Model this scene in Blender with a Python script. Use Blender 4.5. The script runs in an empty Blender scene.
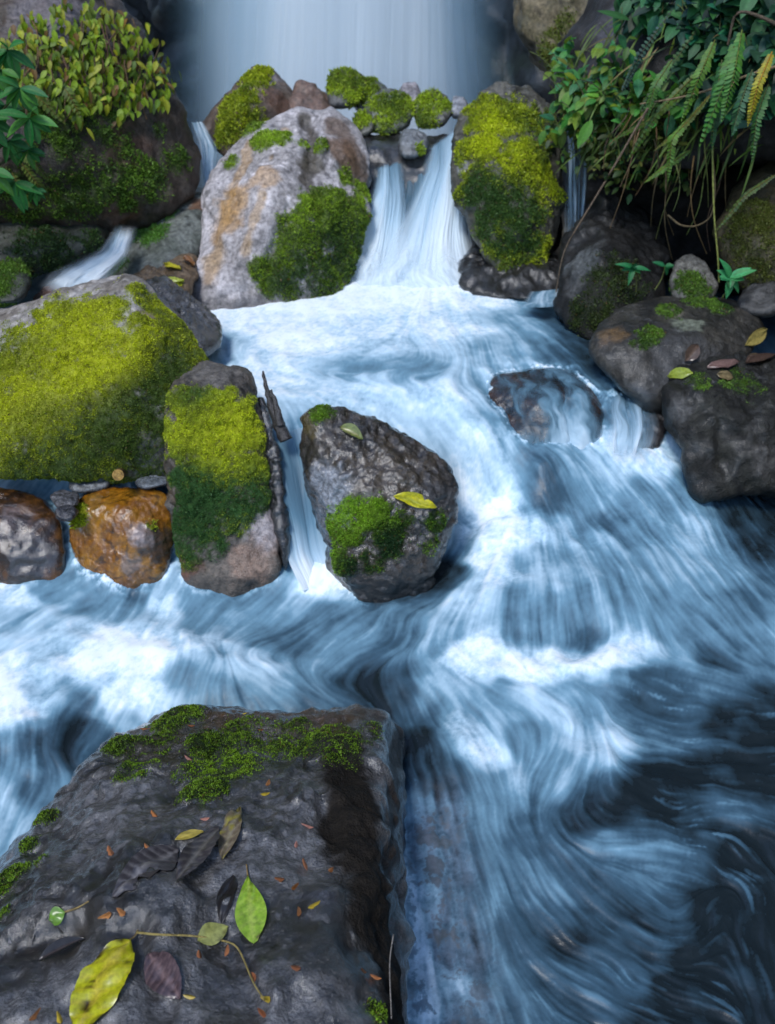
import bpy, bmesh, math, random
import numpy as np
from mathutils import Vector
from mathutils.bvhtree import BVHTree

R = math.radians
random.seed(4)
rng = np.random.default_rng(11)
S = bpy.context.scene
COL = S.collection

# ------------------------------------------------------------------ camera, sky, sun, exposure
EYE = np.array([0.0, 0.0, 1.65])
PITCH = R(32)
HT = math.tan(R(25))
cd = bpy.data.cameras.new('camera')
cam = bpy.data.objects.new('camera', cd)
COL.objects.link(cam)
cam.location = EYE
cam.rotation_euler = (R(90) - PITCH, 0, 0)
cd.sensor_fit = 'HORIZONTAL'
cd.sensor_width = 24
cd.lens = 12 / HT
cd.clip_start = 0.02
cd.clip_end = 500
cd.dof.use_dof = True
cd.dof.focus_distance = 1.6
cd.dof.aperture_fstop = 4.5
S.camera = cam

SUN_EL, SUN_ROT = R(58), R(-150)
w = bpy.data.worlds.new('World')
S.world = w
w.use_nodes = True
wn = w.node_tree
bg = wn.nodes['Background']
sky = wn.nodes.new('ShaderNodeTexSky')
sky.sky_type = 'NISHITA'
sky.sun_disc = False
sky.sun_elevation = SUN_EL
sky.sun_rotation = SUN_ROT
sky.air_density = 1.0
sky.dust_density = 0.4
sky.ozone_density = 2.0
wn.links.new(sky.outputs[0], bg.inputs[0])
bg.inputs[1].default_value = 0.15
sd = bpy.data.lights.new('sun', 'SUN')
sd.energy = 1.25
sd.angle = R(16)
sd.color = (1.0, 0.98, 0.95)
sun = bpy.data.objects.new('sun', sd)
COL.objects.link(sun)
_d = Vector((math.sin(SUN_ROT) * math.cos(SUN_EL), math.cos(SUN_ROT) * math.cos(SUN_EL), math.sin(SUN_EL)))
sun.rotation_euler = _d.to_track_quat('Z', 'Y').to_euler()
S.view_settings.view_transform = 'Standard'
S.view_settings.look = 'None'
S.view_settings.exposure = 1.04
S.view_settings.gamma = 1
S.render.engine = 'CYCLES'
S.cycles.use_denoising = True
S.cycles.max_bounces = 7
S.cycles.transparent_max_bounces = 16

# ------------------------------------------------------------------ helpers
FW = np.array([0, math.cos(PITCH), -math.sin(PITCH)])
UP = np.array([0, math.sin(PITCH), math.cos(PITCH)])
RT = np.array([1.0, 0, 0])


def ray(px, py):
    """direction in the place that the photograph's point looks along"""
    k = HT / 387.5
    return FW + RT * ((px - 387.5) * k) + UP * ((512 - py) * k)


def at_z(px, py, z):
    d = ray(px, py)
    return EYE + d * ((z - EYE[2]) / d[2])


def at_y(px, py, y):
    d = ray(px, py)
    return EYE + d * (y / d[1])


def smooth(a, b, x):
    t = np.clip((x - a) / (b - a), 0, 1)
    return t * t * (3 - 2 * t)


def perlin(P, seed=0):
    P = np.asarray(P, np.float64)
    i = np.floor(P).astype(np.int64)
    f = P - i
    u = f * f * f * (f * (f * 6 - 15) + 10)

    def g(dx, dy, dz):
        h = (i[:, 0] + dx) * 374761393 + (i[:, 1] + dy) * 668265263 + (i[:, 2] + dz) * 2147483647 + seed * 974634777
        h = (h ^ (h >> 13)) * 1274126177 & 0x7fffffffffff
        h = h ^ (h >> 16)
        a = (h & 1023) * (2 * math.pi / 1024)
        c = ((h >> 10) & 1023) / 511.5 - 1
        s = np.sqrt(1 - c * c + 1e-9)
        return s * np.cos(a) * (f[:, 0] - dx) + s * np.sin(a) * (f[:, 1] - dy) + c * (f[:, 2] - dz)
    L = lambda a, b, t: a + (b - a) * t
    return L(L(L(g(0, 0, 0), g(1, 0, 0), u[:, 0]), L(g(0, 1, 0), g(1, 1, 0), u[:, 0]), u[:, 1]),
             L(L(g(0, 0, 1), g(1, 0, 1), u[:, 0]), L(g(0, 1, 1), g(1, 1, 1), u[:, 0]), u[:, 1]), u[:, 2]) * 1.4


def fbm(P, scale, octv=4, seed=0, ridge=False, gain=0.5):
    P = np.asarray(P) * scale
    a, s = 1.0, 0
    for k in range(octv):
        n = perlin(P + 17.3 * k, seed + k)
        s = s + a * ((1 - 2 * np.abs(n)) if ridge else n)
        P = P * 2.03
        a *= gain
    return s


def mesh_obj(name, V, F, mat, parent=None, attrs=None, shade=True):
    """one mesh object from numpy arrays; F is (n,3) or (n,4)"""
    V = np.asarray(V, np.float32)
    F = np.asarray(F, np.int32)
    me = bpy.data.meshes.new(name)
    me.vertices.add(len(V))
    me.vertices.foreach_set('co', V.ravel())
    k = F.shape[1]
    me.loops.add(F.size)
    me.loops.foreach_set('vertex_index', F.ravel())
    me.polygons.add(len(F))
    me.polygons.foreach_set('loop_start', np.arange(0, F.size, k, dtype=np.int32))
    me.polygons.foreach_set('use_smooth', np.full(len(F), shade))
    for an, av in (attrs or {}).items():
        av = np.asarray(av, np.float32)
        if av.ndim == 1:
            a = me.attributes.new(an, 'FLOAT', 'POINT')
            a.data.foreach_set('value', av)
        else:
            a = me.attributes.new(an, 'FLOAT_COLOR', 'POINT')
            a.data.foreach_set('color', np.c_[av, np.ones(len(av))].astype(np.float32).ravel())
    me.update()
    me.validate()
    me.materials.append(mat)
    o = bpy.data.objects.new(name, me)
    COL.objects.link(o)
    if parent:
        o.parent = parent
    return o


def tag(o, label=None, cat=None, group=None, kind=None):
    if label: o['label'] = label
    if cat: o['category'] = cat
    if group: o['group'] = group
    if kind: o['kind'] = kind
    return o


def empty(name, loc, label, cat, group=None):
    o = bpy.data.objects.new(name, None)
    COL.objects.link(o)
    o.location = loc
    return tag(o, label, cat, group)


# ------------------------------------------------------------------ materials
def new_mat(name):
    m = bpy.data.materials.new(name)
    m.use_nodes = True
    nt = m.node_tree
    return m, nt, nt.nodes['Principled BSDF'], nt.nodes, nt.links.new


def attr(N, name):
    a = N.new('ShaderNodeAttribute')
    a.attribute_name = name
    return a


def noise(N, Lk, scale, detail=6, rough=0.6, vec=None):
    n = N.new('ShaderNodeTexNoise')
    n.inputs['Scale'].default_value = scale
    n.inputs['Detail'].default_value = detail
    n.inputs['Roughness'].default_value = rough
    if vec is not None:
        Lk(vec, n.inputs['Vector'])
    return n


def mrange(N, Lk, src, a, b, c, d):
    m = N.new('ShaderNodeMapRange')
    m.inputs[1].default_value, m.inputs[2].default_value = a, b
    m.inputs[3].default_value, m.inputs[4].default_value = c, d
    Lk(src, m.inputs[0])
    return m.outputs[0]


def rock_material(name, grain=55.0, bump=0.7, vary=(0.4, 1.65), coat=0.0, depth=1.0):
    m, nt, b, N, Lk = new_mat(name)
    geo = N.new('ShaderNodeNewGeometry').outputs['Position']
    c = attr(N, 'col').outputs['Color']
    n1 = noise(N, Lk, grain, 8, 0.65, geo)
    n2 = noise(N, Lk, grain * 5, 4, 0.6, geo)
    v = N.new('ShaderNodeTexVoronoi')
    v.inputs['Scale'].default_value = grain * 3.2
    Lk(geo, v.inputs['Vector'])
    k = mrange(N, Lk, n1.outputs[0], 0.3, 0.7, *vary)
    mul = N.new('ShaderNodeVectorMath')
    mul.operation = 'SCALE'
    Lk(c, mul.inputs[0])
    Lk(k, mul.inputs['Scale'])
    Lk(mul.outputs[0], b.inputs['Base Color'])
    rg = attr(N, 'rough').outputs['Fac']
    ra = N.new('ShaderNodeMath')
    ra.operation = 'MULTIPLY_ADD'
    Lk(n2.outputs[0], ra.inputs[0])
    ra.inputs[1].default_value = 0.25
    sb = N.new('ShaderNodeMath')
    sb.operation = 'SUBTRACT'
    Lk(rg, sb.inputs[0])
    sb.inputs[1].default_value = 0.12
    Lk(sb.outputs[0], ra.inputs[2])
    Lk(ra.outputs[0], b.inputs['Roughness'])
    b1 = N.new('ShaderNodeBump')
    b1.inputs['Strength'].default_value = bump
    b1.inputs['Distance'].default_value = 0.009 * depth
    Lk(n1.outputs[0], b1.inputs['Height'])
    b2 = N.new('ShaderNodeBump')
    b2.inputs['Strength'].default_value = bump * 0.6
    b2.inputs['Distance'].default_value = 0.003 * depth
    ad = N.new('ShaderNodeMath')
    Lk(n2.outputs[0], ad.inputs[0])
    Lk(v.outputs['Distance'], ad.inputs[1])
    Lk(ad.outputs[0], b2.inputs['Height'])
    Lk(b1.outputs[0], b2.inputs['Normal'])
    Lk(b2.outputs[0], b.inputs['Normal'])
    if coat:
        Lk(mrange(N, Lk, rg, 0.3, 0.6, coat, 0.0), b.inputs['Coat Weight'])
    b.inputs['Coat IOR'].default_value = 1.55
    Lk(mrange(N, Lk, rg, 0.45, 0.85, 0.6, 0.1), b.inputs['Specular IOR Level'])
    b.inputs['Coat Roughness'].default_value = 0.11
    if coat:
        # the film of water lies smoother than the grain beneath it
        nf = noise(N, Lk, grain * 1.3, 6, 0.62, geo)
        bf = N.new('ShaderNodeBump')
        bf.inputs['Strength'].default_value = 0.75
        bf.inputs['Distance'].default_value = 0.0042
        Lk(nf.outputs[0], bf.inputs['Height'])
        Lk(bf.outputs[0], b.inputs['Coat Normal'])
    return m


M_ROCK = rock_material('boulder_stone')
M_WET = rock_material('wet_boulder_stone', grain=62, bump=0.95, coat=0.85, vary=(0.3, 1.9), depth=1.0)
M_GLOSS = rock_material('washed_stone', grain=45, bump=0.6, vary=(0.6, 1.45), coat=0.65, depth=.8)
M_FAR = rock_material('cliff_stone', grain=14, bump=0.9)


def leafy(name, rough=0.5, trans=0.35, vary=0.0):
    m, nt, b, N, Lk = new_mat(name)
    c = attr(N, 'col').outputs['Color']
    geo = N.new('ShaderNodeNewGeometry').outputs['Position']
    n1 = noise(N, Lk, 120, 4, 0.6, geo)
    k = mrange(N, Lk, n1.outputs[0], 0.3, 0.7, 1 - vary, 1 + vary)
    mul = N.new('ShaderNodeVectorMath')
    mul.operation = 'SCALE'
    Lk(c, mul.inputs[0])
    Lk(k, mul.inputs['Scale'])
    Lk(mul.outputs[0], b.inputs['Base Color'])
    b.inputs['Roughness'].default_value = rough
    tr = N.new('ShaderNodeBsdfTranslucent')
    Lk(mul.outputs[0], tr.inputs['Color'])
    mx = N.new('ShaderNodeMixShader')
    mx.inputs[0].default_value = trans
    Lk(b.outputs[0], mx.inputs[1])
    Lk(tr.outputs[0], mx.inputs[2])
    Lk(mx.outputs[0], N['Material Output'].inputs['Surface'])
    return m


M_MOSS = leafy('moss_leaflets', 0.6, 0.3)
M_LEAF = leafy('leaf_blade', 0.58, 0.35, 0.2)
M_DEAD = leafy('fallen_leaf_blade', 0.28, 0.1, 0.35)
M_WOOD = rock_material('bark_wood', grain=90, bump=0.7)


def water_material(name, ribs=True):
    """foam attribute: 0 is clear dark water, 1 is white aerated water; clear attribute: how far one sees through the film"""
    m, nt, b, N, Lk = new_mat(name)
    f = attr(N, 'foam').outputs['Fac']
    al = attr(N, 'cover').outputs['Fac']
    tint = attr(N, 'tint').outputs['Color']
    cr = N.new('ShaderNodeValToRGB')
    e = cr.color_ramp.elements
    e[0].position, e[0].color = 0.0, (0, 0, 0, 1)
    e[1].position, e[1].color = 1.0, (0.84, 0.91, 0.95, 1)
    for p, c in ((0.25, (0.035, 0.08, 0.122)), (0.5, (0.135, 0.265, 0.36)), (0.75, (0.44, 0.61, 0.73))):
        x = e.new(p)
        x.color = (*c, 1)
    Lk(f, cr.inputs[0])
    ad = N.new('ShaderNodeVectorMath')
    Lk(cr.outputs[0], ad.inputs[0])
    Lk(tint, ad.inputs[1])
    Lk(ad.outputs[0], b.inputs['Base Color'])
    Lk(mrange(N, Lk, f, 0.0, 0.7, 0.27, 0.6), b.inputs['Roughness'])
    b.inputs['IOR'].default_value = 1.33
    geo = N.new('ShaderNodeNewGeometry').outputs['Position']
    if ribs:
        n1 = noise(N, Lk, 45, 5, 0.6, geo)
        bp = N.new('ShaderNodeBump')
        bp.inputs['Strength'].default_value = 0.15
        bp.inputs['Distance'].default_value = 0.008
        Lk(n1.outputs[0], bp.inputs['Height'])
        Lk(bp.outputs[0], b.inputs['Normal'])
    t = N.new('ShaderNodeBsdfTransparent')
    body = b
    if not ribs:
        tl = N.new('ShaderNodeBsdfTranslucent')
        Lk(ad.outputs[0], tl.inputs['Color'])
        body = N.new('ShaderNodeMixShader')
        body.inputs[0].default_value = 0.2
        Lk(b.outputs[0], body.inputs[1])
        Lk(tl.outputs[0], body.inputs[2])
    mx = N.new('ShaderNodeMixShader')
    Lk(al, mx.inputs[0])
    Lk(t.outputs[0], mx.inputs[1])
    Lk(body.outputs[0], mx.inputs[2])
    Lk(mx.outputs[0], N['Material Output'].inputs['Surface'])
    return m


M_WATER = water_material('stream_water')
M_FALL = water_material('falling_water', False)

# ------------------------------------------------------------------ icosphere cache
_ico = {}


def ico(sub):
    if sub not in _ico:
        bm = bmesh.new()
        bmesh.ops.create_icosphere(bm, subdivisions=sub, radius=1)
        V = np.array([v.co[:] for v in bm.verts])
        F = np.array([[v.index for v in f.verts] for f in bm.faces])
        bm.free()
        E = np.unique(np.sort(np.concatenate([F[:, [0, 1]], F[:, [1, 2]], F[:, [2, 0]]]), 1), axis=0)
        deg = np.bincount(E.ravel(), minlength=len(V)).astype(float)
        _ico[sub] = (V / np.linalg.norm(V, axis=1)[:, None], F, E, deg)
    return _ico[sub]


def lap(V, E, deg, it, lam=0.6):
    for _ in range(it):
        s = np.empty_like(V)
        for k in range(3):
            s[:, k] = np.bincount(E[:, 0], V[E[:, 1], k], len(V)) + np.bincount(E[:, 1], V[E[:, 0], k], len(V))
        V = V + lam * (s / deg[:, None] - V)
    return V


def normals(V, F):
    n = np.cross(V[F[:, 1]] - V[F[:, 0]], V[F[:, 2]] - V[F[:, 0]])
    N = np.zeros_like(V)
    for k in range(3):
        for j in range(3):
            N[:, j] += np.bincount(F[:, k], n[:, j], len(V))
    return N / (np.linalg.norm(N, axis=1)[:, None] + 1e-12)


def hull_planes(P):
    bm = bmesh.new()
    for p in P:
        bm.verts.new(p)
    r = bmesh.ops.convex_hull(bm, input=bm.verts)
    bm.normal_update()
    c = np.mean([v.co[:] for v in bm.verts if v.link_faces], axis=0)
    vol = 0
    cc = np.zeros(3)
    pl = []
    for f in bm.faces:
        n = np.array(f.normal[:])
        p = np.array([v.co[:] for v in f.verts])
        o = n @ p[0]
        if n @ c > o:
            n, o = -n, -o
        if f.calc_area() < 1e-9:
            continue
        pl.append((n, o))
        h = o - n @ c
        v = f.calc_area() * h / 3
        vol += v
        cc += v * (0.75 * p.mean(0) + 0.25 * c)
    bm.free()
    return np.array([a for a, _ in pl]), np.array([b for _, b in pl]), cc / vol


class Rock:
    """a boulder: convex body of corner points, worn round, then roughened; keeps a ray tree so that things can be put on it"""

    def __init__(self, name, label, pts, back=0.3, sub=6, worn=10, rough=0.02, lump=3.0, grooves=(), dents=(), base=(0.1, 0.1, 0.1),
                 base2=None, spots=(), moss=(), moss_cut=0.45, mtone=(), mbase=.4, mvar=.1, relief=1.0, moss_len=0.009, moss_n=26000, moss_col=((0.03, 0.055, 0.006), (0.17, 0.2, 0.01)),
                 wet=0.35, mat=None, cat='boulder', group=None, crag=0.0, seed=None, kind=None, facet=0.0, grow=1.03, waterline=None, mosslow=None):
        P = []
        for p in pts:
            P.append(at_z(p[0], p[1], p[3]) if len(p) == 4 else at_y(*p))
        P = np.array(P)
        if back:
            c = P.mean(0)
            Q = c + (P - c) * 0.8
            d = Q - EYE
            d /= np.linalg.norm(d, axis=1)[:, None]
            d[:, 2] = np.minimum(d[:, 2], -0.15)
            P = np.r_[P, Q + d * back]
        seed = seed if seed is not None else (abs(int(P[:, 0].sum() * 977)) % 1000)
        pn, po, c = hull_planes(P)
        D, F, E, deg = ico(sub)
        size = np.ptp(P, axis=0).mean()
        dn = D @ pn.T
        off = po - pn @ c
        t = np.where(dn > 1e-4, off[None, :] / np.maximum(dn, 1e-4), 1e9).min(1)
        V = D * (t * grow)[:, None]
        V = lap(V, E, deg, worn * (4 ** max(0, sub - 6))) + c
        n = normals(V, F)
        lo = fbm(V, lump / size, 4, seed)
        V = V + n * (rough * lo)[:, None]
        if facet:
            # flat chipped faces: cells of a coarse lattice push in or out
            q = np.floor(V * (4.5 / size) + 0.8 * np.c_[fbm(V, 3 / size, 2, seed + 5), fbm(V, 3 / size, 2, seed + 6), fbm(V, 3 / size, 2, seed + 7)])
            h = np.sin(q @ np.array([12.9, 78.2, 37.7])) * 43758.5
            V = V + n * (facet * ((h - np.floor(h)) - 0.5))[:, None]
            V = lap(V, E, deg, 2)
        V = V + n * relief * (0.014 * size * (fbm(V, 7 / size, 5, seed + 61, ridge=True, gain=.55) - 0.7) * smooth(-.4, .5, fbm(V, 3 / size, 2, seed + 62)) + 0.006 * size * fbm(V, 22 / size, 4, seed + 63))[:, None]
        if crag:
            V = V + n * (crag * (fbm(V, 9 / size, 4, seed + 9, ridge=True) - 0.6))[:, None]
        self.V, self.F, self.c, self.size = V, F, c, size
        self.tree = BVHTree.FromPolygons(V.tolist(), F.tolist())
        for g in grooves:
            line, wd, dp = g
            pp = [self.hit(x, y) for x, y in line]
            pp = [p[0] for p in pp if p]
            dist = self.poly_dist(V, pp)
            wob = 1 + 0.5 * fbm(V, 12 / size, 2, seed + 3)
            V = V - normals(V, F) * (dp * np.exp(-(dist / (wd * wob)) ** 2))[:, None]
        for x, y, r, dp in dents:
            h = self.hit(x, y)
            if h:
                d = np.linalg.norm(V - h[0], axis=1) / (r * self.mpp(h[0]))
                V = V - h[1] * (dp * np.exp(-d * d))[:, None]
        if grooves or dents:
            V = lap(V, E, deg, 1)
            self.V = V
            self.tree = BVHTree.FromPolygons(V.tolist(), F.tolist())
        n = self.n = normals(V, F)
        # colour of the stone; spots hold stains and some painted shade and sheen
        b1 = np.array(base)
        b2 = np.array(base2 if base2 is not None else b1 * 0.55)
        k = smooth(-0.5, 0.6, fbm(V, 6 / size, 5, seed + 21))[:, None]
        col = b2 + (b1 - b2) * k
        lich = smooth(0.28, 0.5, fbm(V, 26 / size, 4, seed + 23))[:, None] * 0.45
        col = col + (b1 * 1.5 - col) * lich
        crk = smooth(0.93, 1.05, fbm(V, 5 / size, 4, seed + 24, ridge=True, gain=.35) / 1.3)[:, None]
        col = col * (1 - 0.6 * crk)
        rgh = np.full(len(V), wet) + 0.15 * fbm(V, 12 / size, 3, seed + 25)
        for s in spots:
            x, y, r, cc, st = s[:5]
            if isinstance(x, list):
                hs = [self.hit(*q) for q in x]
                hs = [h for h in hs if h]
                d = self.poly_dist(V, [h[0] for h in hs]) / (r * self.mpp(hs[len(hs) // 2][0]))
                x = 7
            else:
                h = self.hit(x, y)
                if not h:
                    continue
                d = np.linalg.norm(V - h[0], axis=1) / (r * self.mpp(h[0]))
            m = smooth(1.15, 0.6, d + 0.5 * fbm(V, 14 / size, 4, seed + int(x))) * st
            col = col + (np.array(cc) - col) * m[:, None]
            if len(s) > 5:
                rgh = rgh + (s[-1] - rgh) * m
        M = np.zeros(len(V))
        wq = fbm(V, 13 / size, 4, seed + 47, gain=.6)
        for x, y, r, st in moss:
            h = self.hit(x, y)
            if not h:
                continue
            d = np.linalg.norm(V - h[0], axis=1) / (r * self.mpp(h[0]))
            d = d + 0.28 * wq
            M = np.maximum(M, st * smooth(1.35, 0.45, d))
        if mosslow is not None:
            M = M * smooth(mosslow, mosslow + 0.06, V[:, 2])
        nz = fbm(V, 16 / size, 4, seed + 41)
        nz2 = fbm(V, 5 / size, 3, seed + 43)
        nz3 = fbm(V, 60 / size, 3, seed + 45)
        M = M * np.clip(1 + 0.5 * nz + 0.25 * nz2 + 0.35 * nz3, 0, 2)
        cov = smooth(moss_cut - 0.22, moss_cut + 0.3, M)
        tone = np.full(len(V), mbase)
        for x, y, r, val in mtone:  # moss age and kind, plus painted shade on lower and side faces
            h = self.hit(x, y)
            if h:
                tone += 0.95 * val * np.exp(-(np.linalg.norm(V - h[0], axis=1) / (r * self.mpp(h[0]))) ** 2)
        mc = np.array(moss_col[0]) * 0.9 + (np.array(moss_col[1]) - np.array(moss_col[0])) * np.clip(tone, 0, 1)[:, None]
        col = col + (mc * (1 + 0.4 * nz[:, None]) - col) * (cov * 0.93)[:, None]
        rgh = rgh + (0.85 - rgh) * cov
        if moss:
            V = V + n * (cov * (0.006 + 0.006 * fbm(V, 40 / size, 2, seed + 5)) * min(1, size * 2))[:, None]
            self.V = V
        if waterline is not None:
            wl = smooth(waterline + 0.07, waterline, V[:, 2] + 0.03 * nz)[:, None]
            col = col * (1 - 0.55 * wl)
            rgh = rgh + (0.15 - rgh) * wl[:, 0]
        if mat is M_WET or mat is M_GLOSS:
            col = col * (0.72 + 0.28 * cov[:, None])
        self.seed = seed
        self.mtone, self.mvar = mtone, mvar
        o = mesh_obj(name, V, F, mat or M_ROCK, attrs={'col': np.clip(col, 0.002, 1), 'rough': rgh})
        tag(o, label, cat, group, kind)
        if kind:
            del o['category']
        self.obj = o
        ROCKS.append(self)
        if moss:
            self.moss(cov, moss_len, moss_n, moss_col)

    def mpp(self, p):
        return float((p - EYE) @ FW) * HT / 387.5

    def hit(self, px, py):
        d = ray(px, py)
        d = d / np.linalg.norm(d)
        loc, nor, idx, dist = self.tree.ray_cast(Vector(EYE), Vector(d))
        if loc is None:
            return None
        return np.array(loc), np.array(nor)

    @staticmethod
    def poly_dist(V, pp):
        best = np.full(len(V), 1e9)
        for a, b in zip(pp[:-1], pp[1:]):
            ab = b - a
            t = np.clip(((V - a) @ ab) / (ab @ ab + 1e-12), 0, 1)
            best = np.minimum(best, np.linalg.norm(V - (a + t[:, None] * ab), axis=1))
        return best

    def moss(self, cov, ln, n, cols):
        V, F, N = self.V, self.F, self.n
        a = V[F]
        fn = np.cross(a[:, 1] - a[:, 0], a[:, 2] - a[:, 0])
        area = np.linalg.norm(fn, axis=1)
        fc = a.mean(1)
        facing = ((EYE - fc) * fn).sum(1) / (area * np.linalg.norm(EYE - fc, axis=1) + 1e-12)
        wgt = area * cov[F].mean(1) * (facing > -0.45)
        if wgt.sum() <= 0:
            return
        amount = wgt.sum() / 2
        n = int(min(n, amount * 260000 * (0.006 / ln) ** 2 + 200))
        pick = rng.choice(len(F), n, p=wgt / wgt.sum())
        u, v = rng.random(n), rng.random(n)
        fl = u + v > 1
        u[fl], v[fl] = 1 - u[fl], 1 - v[fl]
        tr = V[F[pick]]
        p = tr[:, 0] + u[:, None] * (tr[:, 1] - tr[:, 0]) + v[:, None] * (tr[:, 2] - tr[:, 0])
        nn = N[F[pick]].mean(1)
        up = nn + np.array([0, 0, 0.3]) + rng.normal(0, 0.4, (n, 3))
        up /= np.linalg.norm(up, axis=1)[:, None]
        side = np.cross(up, rng.normal(0, 1, (n, 3)))
        side /= np.linalg.norm(side, axis=1)[:, None]
        clump = fbm(p, 55, 2, self.seed + 77)
        big = fbm(p, 9, 3, self.seed + 78)
        L = ln * rng.uniform(0.5, 1.3, n) * (1 + 0.5 * np.clip(clump, -0.6, 1))
        wd = L * rng.uniform(0.35, 0.6, n)
        b0 = p - nn * 0.002
        mid = b0 + up * (L * 0.55)[:, None]
        bend = np.cross(side, up)
        tip = b0 + up * L[:, None] + bend * (L * rng.normal(0, 0.35, n))[:, None]
        VV = np.stack([b0, mid + side * wd[:, None] * 0.5, tip, mid - side * wd[:, None] * 0.5], 1).reshape(-1, 3)
        FF = np.arange(4 * n).reshape(n, 4)
        k = np.clip(0.62 + 0.32 * clump + 0.55 * big + rng.normal(0, self.mvar, n), 0, 1)[:, None]
        k = k - 0.06
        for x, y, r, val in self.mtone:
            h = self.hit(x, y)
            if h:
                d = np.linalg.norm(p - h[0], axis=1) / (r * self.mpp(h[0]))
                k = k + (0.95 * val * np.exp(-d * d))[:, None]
        k = np.clip(k, 0, 1)
        c = (np.array(cols[0]) + (np.array(cols[1]) - np.array(cols[0])) * k) * 2.45
        br = rng.random(n) < 0.05
        c[br] = np.array((0.12, 0.075, 0.02)) * rng.uniform(0.5, 1.2, (br.sum(), 1))
        mesh_obj('moss', VV, FF, M_MOSS, self.obj, {'col': np.repeat(c, 4, 0)}, shade=False)


# ------------------------------------------------------------------ ground under everything
def sheet(name, X, Y, Z, mat, attrs, kind='structure', **kw):
    r, c = X.shape
    i = np.arange(r * c).reshape(r, c)
    F = np.stack([i[:-1, :-1], i[:-1, 1:], i[1:, 1:], i[1:, :-1]], -1).reshape(-1, 4)
    o = mesh_obj(name, np.stack([X, Y, Z], -1).reshape(-1, 3), F, mat, attrs={k: (v.reshape(-1) if v.ndim == 2 else v.reshape(-1, v.shape[-1])) for k, v in attrs.items()})
    return tag(o, kind=kind, **kw)


gx, gy = np.meshgrid(np.linspace(-1, 1, 200), np.linspace(-1, 1, 200))
gx, gy = np.sign(gx) * np.abs(gx) ** 3 * 150, np.sign(gy) * np.abs(gy) ** 3 * 150
gp = np.stack([gx, gy, gx * 0], -1).reshape(-1, 3)
gz = -0.45 + 0.12 * fbm(gp, 1.6, 4, 2).reshape(gx.shape) * (np.hypot(gx, gy) < 30) + 0.9 * smooth(3.6, 4.5, gy) - 0.2 * smooth(8, 4, gy) + 1.2 * smooth(1.15, 1.75, np.abs(gx) + 0.12 * fbm(gp, 2.5, 3, 8).reshape(gx.shape)) * smooth(3.4, 2.6, gy)
gc = np.array([0.06, 0.055, 0.045]) * (1 + 0.4 * fbm(gp, 3, 3, 5))[:, None]
sheet('stream_bed', gx, gy, gz, M_FAR, {'col': gc.reshape(200, 200, 3), 'rough': np.full(gx.shape, 0.5)})

# ------------------------------------------------------------------ the stream: one sheet of water
LEVEL = [  # photograph point and height of the water there
    (225, 335, .50), (210, 300, .5), (300, 305, .51), (300, 340, .505), (420, 285, .52), (370, 330, .51), (540, 300, .5), (600, 325, .49), (300, 380, .49), (380, 400, .48),
    (440, 405, .475), (480, 395, .47), (560, 360, .485), (250, 360, .5), (480, 330, .51), (640, 330, .49), (160, 330, .49), (630, 390, .45),
    (640, 440, .36), (700, 490, .25), (660, 470, .3), (540, 462, .36), (480, 450, .37), (470, 495, .22), (520, 490, .265), (580, 500, .255), (610, 530, .215), (640, 500, .26),
    (490, 525, .215), (540, 550, .2), (590, 555, .2), (640, 545, .21), (500, 590, .19), (560, 600, .185), (620, 600, .18), (440, 600, .135), (410, 590, .125), (460, 560, .15),
    (590, 645, .12), (540, 645, .13), (640, 630, .13), (680, 600, .15), (720, 560, .16), (760, 520, .17), (760, 600, .13), (775, 470, .2),
    (500, 665, .135), (560, 665, .14), (440, 650, .13), (620, 655, .125), (300, 425, .47), (285, 425, .47), (318, 588, .13), (280, 590, .125), (350, 600, .125),
    (240, 580, .125), (200, 600, .12), (160, 590, .13), (120, 600, .12), (60, 572, .175), (0, 558, .2), (100, 577, .165), (160, 580, .145), (-60, 556, .2), (500, 378, .472), (498, 405, .43), (525, 436, .385), (560, 446, .372), (604, 436, .38), (150, 650, .13), (190, 640, .135), (240, 665, .13), (300, 690, .1), (270, 625, .09), (210, 620, .1),
    (90, 660, .12), (0, 680, .12), (30, 720, .1), (100, 720, .06), (60, 790, .04), (0, 850, .02), (-80, 700, .1), (-80, 900, 0), (-100, 600, .14), (350, 680, .09), (380, 700, .08),
    (420, 720, .07), (460, 735, .1), (500, 780, .06), (560, 700, .1), (595, 750, .09), (530, 760, .06), (640, 720, .06), (700, 700, .06), (775, 680, .06), (850, 600, .12), (850, 800, .03),
    (700, 780, .04), (620, 850, .05), (560, 900, .03), (660, 900, .02), (740, 860, .01), (760, 980, 0), (640, 1000, .01), (520, 1000, .02), (430, 1000, .05), (420, 900, .06), (415, 800, .07),
    (460, 860, .05), (470, 960, .03), (400, 1060, .04), (600, 1080, 0), (800, 1080, 0), (200, 800, -.05), (200, 1000, -.05), (-150, 1000, -.05), (850, 950, .0), (0, 1060, -.05)]
LP = np.array([at_z(*q) for q in LEVEL])
WX0, WX1 = 0.62, 0.30


def q_of(x, y):
    return np.stack([x / (y + 0.25), 1.15 * np.log(y + 0.05)], -1)


def tps_fit(Q, val, lam=2e-4):
    n = len(Q)
    d2 = ((Q[:, None] - Q[None]) ** 2).sum(-1)
    K = 0.5 * d2 * np.log(d2 + 1e-12) + lam * np.eye(n)
    Pm = np.c_[np.ones(n), Q]
    A = np.block([[K, Pm], [Pm.T, np.zeros((3, 3))]])
    return np.linalg.solve(A, np.r_[val, 0, 0, 0])


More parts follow.
